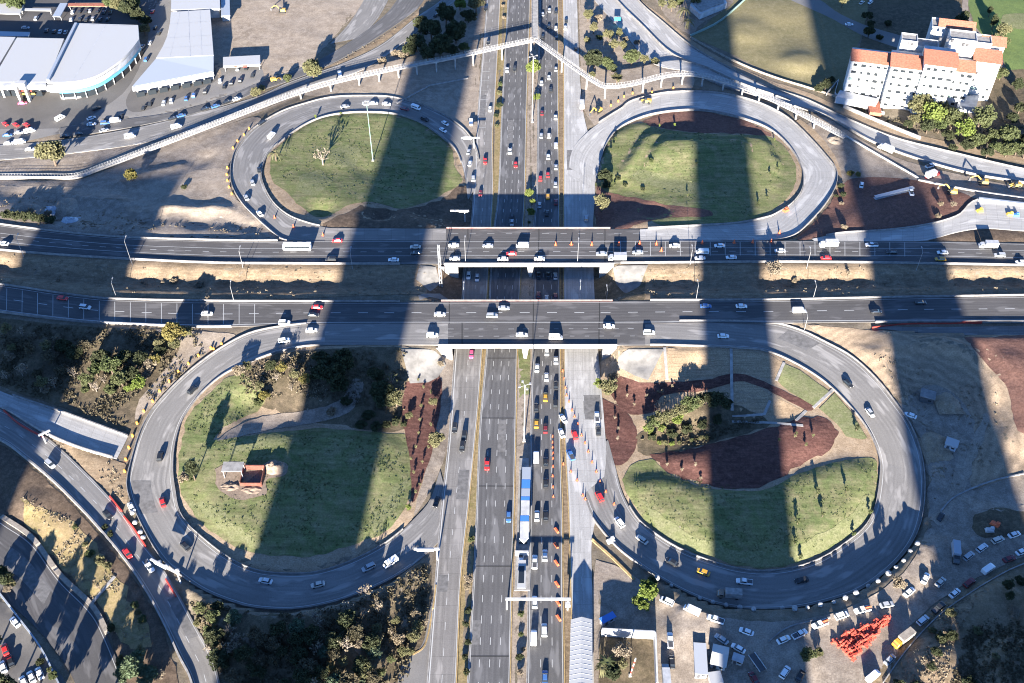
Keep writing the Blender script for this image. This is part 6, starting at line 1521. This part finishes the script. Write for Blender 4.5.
trees(256,342,4,'12 172 24 oo;30 215 24 ry;105 105 26 oy;155 130 26 oo;200 150 30 oy;60 92 26 rd;120 62 26 bx;80 140 22 bx;140 180 20 bx;8 240 20 rg;300 110 60 rd;350 80 50 rd;260 66 36 rd;250 120 36 rd;330 165 40 rd;540 150 40 bd;480 130 36 rd;560 228 44 oo;500 200 48 rd;520 240 36 rd;612 294 20 oo;450 290 30 sd;420 330 26 sd;520 330 22 sd;480 340 26 sd;560 320 22 sd;360 240 26 sd;300 280 22 sx;590 330 16 sd', 'in the southwestern island copse')
trees(256,342,4,'708 240 22 oo;720 392 37 ro;740 90 16 ox;610 660 16 ob', 'beside the narrow red mulch bed')
for a in ((660,255),(655,310),(650,365),(690,420),(620,465),(630,520),(655,570),(700,330),(700,200),(650,150),(670,180),(640,420),(665,480),(640,600)):
    tree(256+a[0]/4, 342+a[1]/4, 1.5, 'sapling', 'olive', 'on the narrow red mulch bed', 'x', 1.0)
for a in ((412,240),(460,215),(488,250),(540,215),(425,345),(410,300),(424,385),(620,490),(680,510),(735,490),(640,175),(755,545),(585,200),(600,200)):
    tree(512+a[0]/4, 342+a[1]/4, 1.5, 'sapling', 'dry', 'on the southeastern red mulch', 'x', 1.1)
for a in ((235,600),(340,560),(440,575),(330,575),(400,630)): tree(740+a[0]/6.02, 340+a[1]/6.02, 1.5, 'sapling', 'olive', 'on the southeastern red mulch', 'x', 1.1)
for a in ((200,600),(315,590),(410,680)): tree(768+a[0]/4, 342+a[1]/4, 1.8, 'sapling', 'green', 'on the southeastern loop lawn', 'x', 1.5)
for a in ((120,40),(130,180),(345,90),(110,120),(220,10)): tree(768+a[0]/4, 512+a[1]/4, 1.8, 'sapling', 'green', 'on the southeastern loop lawn', 'x', 1.4)
tree(857, 428, 2, 'sapling', 'dark', 'on the southeastern loop lawn', 'x', 1.5)
trees(512,342,4,'385 178 44 oo;350 170 26 ob;410 140 30 ox', 'at the upper corner of the southeastern island')
trees(512,342,4,'600 308 38 oo;560 330 34 og;640 290 30 oo;712 250 42 og;680 272 36 oo;740 242 34 oo;585 255 28 bx;610 240 24 bx;545 350 24 ob;660 310 26 sb;600 345 20 sb;720 215 26 bx;590 402 13 sb;612 404 14 so;640 408 13 sb;668 404 11 so;720 392 11 sg;760 382 12 so;780 382 12 sg;745 388 9 so;820 235 40 rd;780 225 34 rd;860 250 26 rd;850 220 26 bd;560 382 22 sd;700 350 26 sd;760 330 26 sd;640 370 24 sd;820 310 26 sd', 'along the southeastern creek')
trees(0,512,4,'540 612 58 ru;592 652 46 ru;500 640 42 ru;480 600 26 so;560 560 30 oo;640 655 26 ox;20 270 34 rd;0 240 30 rd;45 285 22 ro;212 652 20 rg;200 630 14 sg;30 310 20 ox;160 600 18 sd', 'between the lower left streets')
trees(0,512,4,'400 195 26 so;360 165 22 sg;430 215 20 so;540 372 18 sg;570 432 20 sg;555 400 16 so;420 60 16 sd;440 90 16 sd;300 60 14 sg;340 130 14 so;445 465 24 td', 'on the dry yellow bank')
trees(0,512,4,'850 420 36 og;800 395 30 og;842 480 32 og;790 440 22 so;870 380 24 rd', 'at the west edge of the lower woods')
trees(256,512,4,'365 380 32 bx;435 318 34 bx;490 375 30 bx;430 400 26 bx;640 410 25 ox;560 435 22 oo;650 460 30 oo;632 500 34 oo;570 510 30 ox;590 560 26 oo;480 470 28 oo;470 550 26 oo;350 600 26 oo;430 640 44 oo;320 655 30 oo;410 530 22 ox;540 590 22 og;500 640 24 og;680 440 18 bx;300 620 24 oo;540 480 20 bx;380 460 24 bx;620 560 18 so', 'in the lit edge of the lower woods')
trees(256,512,4,'850 270 26 ox;845 300 18 ox;850 395 18 sd;838 450 16 sd;846 520 16 sd;835 580 16 sd;842 640 16 sd;862 110 16 sg', 'left of the southbound main road')
def scatter(poly, n, mind, choose, where, seed):
    rnd = random.Random(seed); out = []; xs = [p[0] for p in poly]; ys = [p[1] for p in poly]; t = 0
    while len(out) < n and t < 4000:
        t += 1; x, y = rnd.uniform(min(xs), max(xs)), rnd.uniform(min(ys), max(ys))
        if not inside(poly, np.array([x]), np.array([y]))[0] or any((x-a)**2+(y-b)**2 < mind**2 for a, b in out): continue
        out.append((x, y)); sh, c, r0, r1 = rnd.choice(choose); tree(x, y, rnd.uniform(r0, r1), sh, c, where)
scatter([(215,612),(256,618),(294,618),(335,612),(365,622),(385,640),(380,690),(230,690),(205,640)], 50, 7.2, [('round','dark',8,12),('round','scrub',8,12),('open','dark',7,11),('round','blue',7,10),('open','scrub',7,11),('bare','dry',7,10)], 'in the dark lower woods', 3)
scatter([(905,650),(935,622),(965,602),(1005,580),(1060,560),(1060,690),(890,690)], 26, 9, [('shrub','dark',5,9),('shrub','dry',4,7),('shrub','dry',3,6),('open','dark',5,8),('shrub','olive',4,7)], 'on the scrub slope at lower right', 5)
scatter([(5,325),(75,330),(100,345),(85,400),(30,385),(0,370)], 14, 8, [('shrub','dry',4,7),('open','olive',5,8),('shrub','scrub',4,7),('bare','dry',5,8)], 'in the shaded west thicket', 7)
for a in ((18,700,5.2),(40,712,4.6),(66,722,5.5),(92,716,4.8),(4,690,4.5),(120,735,5.5),(-12,640,4.5)): tree(a[0], a[1], 5, 'tall', 'dark', 'at the lower edge beside the dark street', 'x', a[2])
trees(512,512,4,'545 312 40 rb;505 355 26 rb;525 375 26 rb;560 280 24 rg', 'at the corner of the lower right yard')
trees(512,512,4,'380 600 46 pg;360 625 34 po;440 560 42 ox;455 540 30 bx;405 640 34 rd;440 610 30 oo', 'inside the walled yard')
trees(512,512,4,'35 410 16 sg;35 490 12 sg;30 580 18 sd;45 550 12 sx;30 640 16 sx', 'in the median below the bus station')
trees(768,512,4,'525 285 34 ox;160 570 34 rg;205 560 20 ro', 'in the lower right yard')
# scattered undergrowth and tufts: far too many to count
def cover(name, polys, mat, size, label):
    cs = []
    for poly, n in polys:
        w = [P(x, y, 0, True) for x, y in poly]; w2 = [(v.x, v.y) for v in w]
        xs = [v.x for v in w]; ys = [v.y for v in w]
        m = n*3; X, Y = RNG.uniform(min(xs), max(xs), m), RNG.uniform(min(ys), max(ys), m)
        den = np.array([noise.noise(Vector((x*.09, y*.09, 3))) for x, y in zip(X, Y)])
        ok = inside(w2, X, Y) & (den+RNG.uniform(-.35, .35, m) > 0); X, Y = X[ok][:n], Y[ok][:n]; Z = hz(X, Y)
        for k in range(7):
            cs.append(np.stack([X+RNG.normal(0, size*1.1, len(X)), Y+RNG.normal(0, size*1.1, len(X)), Z+RNG.uniform(.05, size*1.4, len(X))], 1))
    v, f = leafquads(np.vstack(cs), size, RNG)
    o = obj(name, np_mesh(name, v, f, mat)); tag(o, label, 'undergrowth', kind='stuff')
WOODS = [(190,603),(256,614),(294,615),(332,609),(362,599),(392,585),(425,566),(430,590),(420,640),(400,690),(230,690),(205,640)]
cover('undergrowth', [(WOODS, 1500), ([(-30,318),(75,328),(200,332),(205,354),(162,394),(135,430),(62,406),(0,384)], 1500), ([(1060,600),(1004,612),(968,630),(950,690),(1060,690)], 700),
      ([(232,378),(290,354),(405,350),(402,420),(340,402),(255,402)], 500), ([(640,440),(668,420),(765,418),(700,446)], 250), ([(840,100),(893,128),(943,138),(1024,155),(1024,120),(920,118)], 300)], 'leaf_scrub', .42, 'drab scrub and weeds covering the ground under the trees and on the slope')
cover('dry_weeds', [([(22,497),(70,520),(115,575),(152,640),(120,640),(64,572)], 900), ([(0,255),(125,262),(256,267),(430,268),(430,296),(256,298),(75,292),(0,282)], 160), ([(640,267),(893,267),(1060,270),(1060,292),(893,295),(640,298)], 160),
      ([(985,582),(930,618),(885,690),(945,690),(950,650)], 900), ([(300,92),(335,63),(414,14),(430,0),(416,17),(338,66)], 300), ([(0,190),(160,222),(275,236),(125,234),(0,221)], 350), ([(240,365),(330,350),(330,400),(255,400)], 300), ([(52,437),(116,461),(126,503),(77,461)], 200), ([(870,350),(1000,390),(1000,480),(935,500),(925,430)], 200)], 'leaf_dry', .3, 'dry brown weeds scattered over the banks and bare ground')
cover('lawn_tufts', [([(182,450),(290,432),(405,436),(412,470),(395,520),(345,546),(270,554),(195,512)], 900), ([(186,430),(208,396),(244,376),(262,400),(215,438)], 300), ([(272,172),(302,130),(368,115),(440,138),(455,170),(425,200),(330,210)], 600), ([(625,488),(668,474),(760,490),(872,462),(872,505),(800,558),(737,564),(645,520)], 700), ([(603,160),(644,125),(771,139),(795,168),(749,218),(640,200)], 500)], 'leaf_green', .22, 'short grass tufts on the loop lawns')
# ------------------------------------------------------------ towers and halls south of the interchange
AZ, EL = R(5.3), R(13.0)
def upos(px, py, z):
    p = G(px, py, z); return p.x*math.cos(AZ)-p.y*math.sin(AZ), p.x*math.sin(AZ)+p.y*math.cos(AZ)
FL = MB(); FL.box((0, 0, 0), (1, .3, 1.5)); 
def tower(u0, u1, v0, depth, h, label, gable=0):
    c = Vector((math.cos(AZ), -math.sin(AZ), 0)); d = Vector((math.sin(AZ), math.cos(AZ), 0))
    o = c*((u0+u1)/2)+d*v0
    r = empty('residential_tower' if h > 60 else 'gabled_hall', o, -AZ); tag(r, label, 'tower' if h > 60 else 'hall')
    w = u1-u0
    mb = MB(); mb.box((0, 0, h/2), (w, depth, h)); mb.build('wall', 'tower_wall', r)
    if gable: 
        mb = MB(); mb.add([(-w/2,-depth/2,h),(w/2,-depth/2,h),(w/2,depth/2,h),(-w/2,depth/2,h),(0,-depth/2,h+gable),(0,depth/2,h+gable)], [(0,1,4),(2,3,5),(1,2,5,4),(3,0,4,5)]); mb.build('roof', 'roof_grey', r)
    n = int(h/3.4)
    for k in range(n):
        mb = MB(); mb.box((0, depth/2+.06, 2+k*3.4), (w*.86, .12, 1.5)); mb.box((0, -depth/2-.06, 2+k*3.4), (w*.86, .12, 1.5)); mb.build('window', 'glass_dark', r)
ua, _ = upos(30, 240, BZ); ub, _ = upos(145, 240, BZ)
_, vt = upos(110, 146, 2)
tower(ua, ub, -170, 26, (vt+157)*math.tan(EL), 'residential tower behind the viewpoint, its shade crossing the far west road')
ua, _ = upos(346, 250, BZ); ub, _ = upos(426, 245, BZ)
tower(ua, ub, -150, 26, 196, 'residential tower behind the viewpoint, its shade crossing the southwestern lawn')
ua, _ = upos(698, 245, BZ); ub, _ = upos(761, 245, BZ)
tower(ua, ub, -160, 26, 198, 'residential tower behind the viewpoint, its shade crossing the southeastern island')
ua, _ = upos(864, 245, BZ); ub, _ = upos(943, 245, BZ)
_, vt = upos(920, 150, 6)
tower(ua+9, ub, -170, 26, (vt+157)*math.tan(EL), 'lower wide residential tower behind the viewpoint, its shade crossing the eastern earthworks')
tower(ua, ua+10, -200, 26, 212, 'slim tallest residential tower behind the viewpoint, its shade reaching the olive field')
# ------------------------------------------------------------ light, sky, camera
finish_labels()
w = bpy.data.worlds.new('World'); scene.world = w; w.use_nodes = True
nt = w.node_tree; bg = nt.nodes['Background']; sky = nt.nodes.new('ShaderNodeTexSky')
sky.sky_type = 'NISHITA'; sky.sun_disc = False; sky.sun_elevation = EL; sky.sun_rotation = math.pi+AZ; sky.altitude = 1500; sky.ozone_density = 4.5; sky.dust_density = 0; sky.air_density = .6
nt.links.new(sky.outputs[0], bg.inputs[0]); bg.inputs[1].default_value = SKY
L = bpy.data.lights.new('sun', 'SUN'); L.energy = SUN; L.angle = R(.53); L.color = (1.0, .925, .82)
lo = bpy.data.objects.new('sun', L); COL.objects.link(lo)
d = Vector((math.sin(AZ)*math.cos(EL), math.cos(AZ)*math.cos(EL), -math.sin(EL)))
lo.rotation_euler = d.to_track_quat('-Z', 'Y').to_euler()
cam = bpy.data.cameras.new('camera'); co = bpy.data.objects.new('camera', cam); COL.objects.link(co)
co.location = (0, 0, CAMH); co.rotation_euler = (math.pi/2-PHI, 0, 0)
cam.sensor_width = 36; cam.lens = 36*F/1024; cam.clip_start = 1; cam.clip_end = 20000
scene.camera = co
vs_ = scene.view_settings; vs_.view_transform = 'Standard'; vs_.look = 'None'; vs_.exposure = EXPO; vs_.gamma = 1; vs_.use_curve_mapping = False
scene.render.engine = 'CYCLES'; scene.cycles.filter_width = 1.1; scene.cycles.max_bounces = 5; scene.cycles.diffuse_bounces = 2
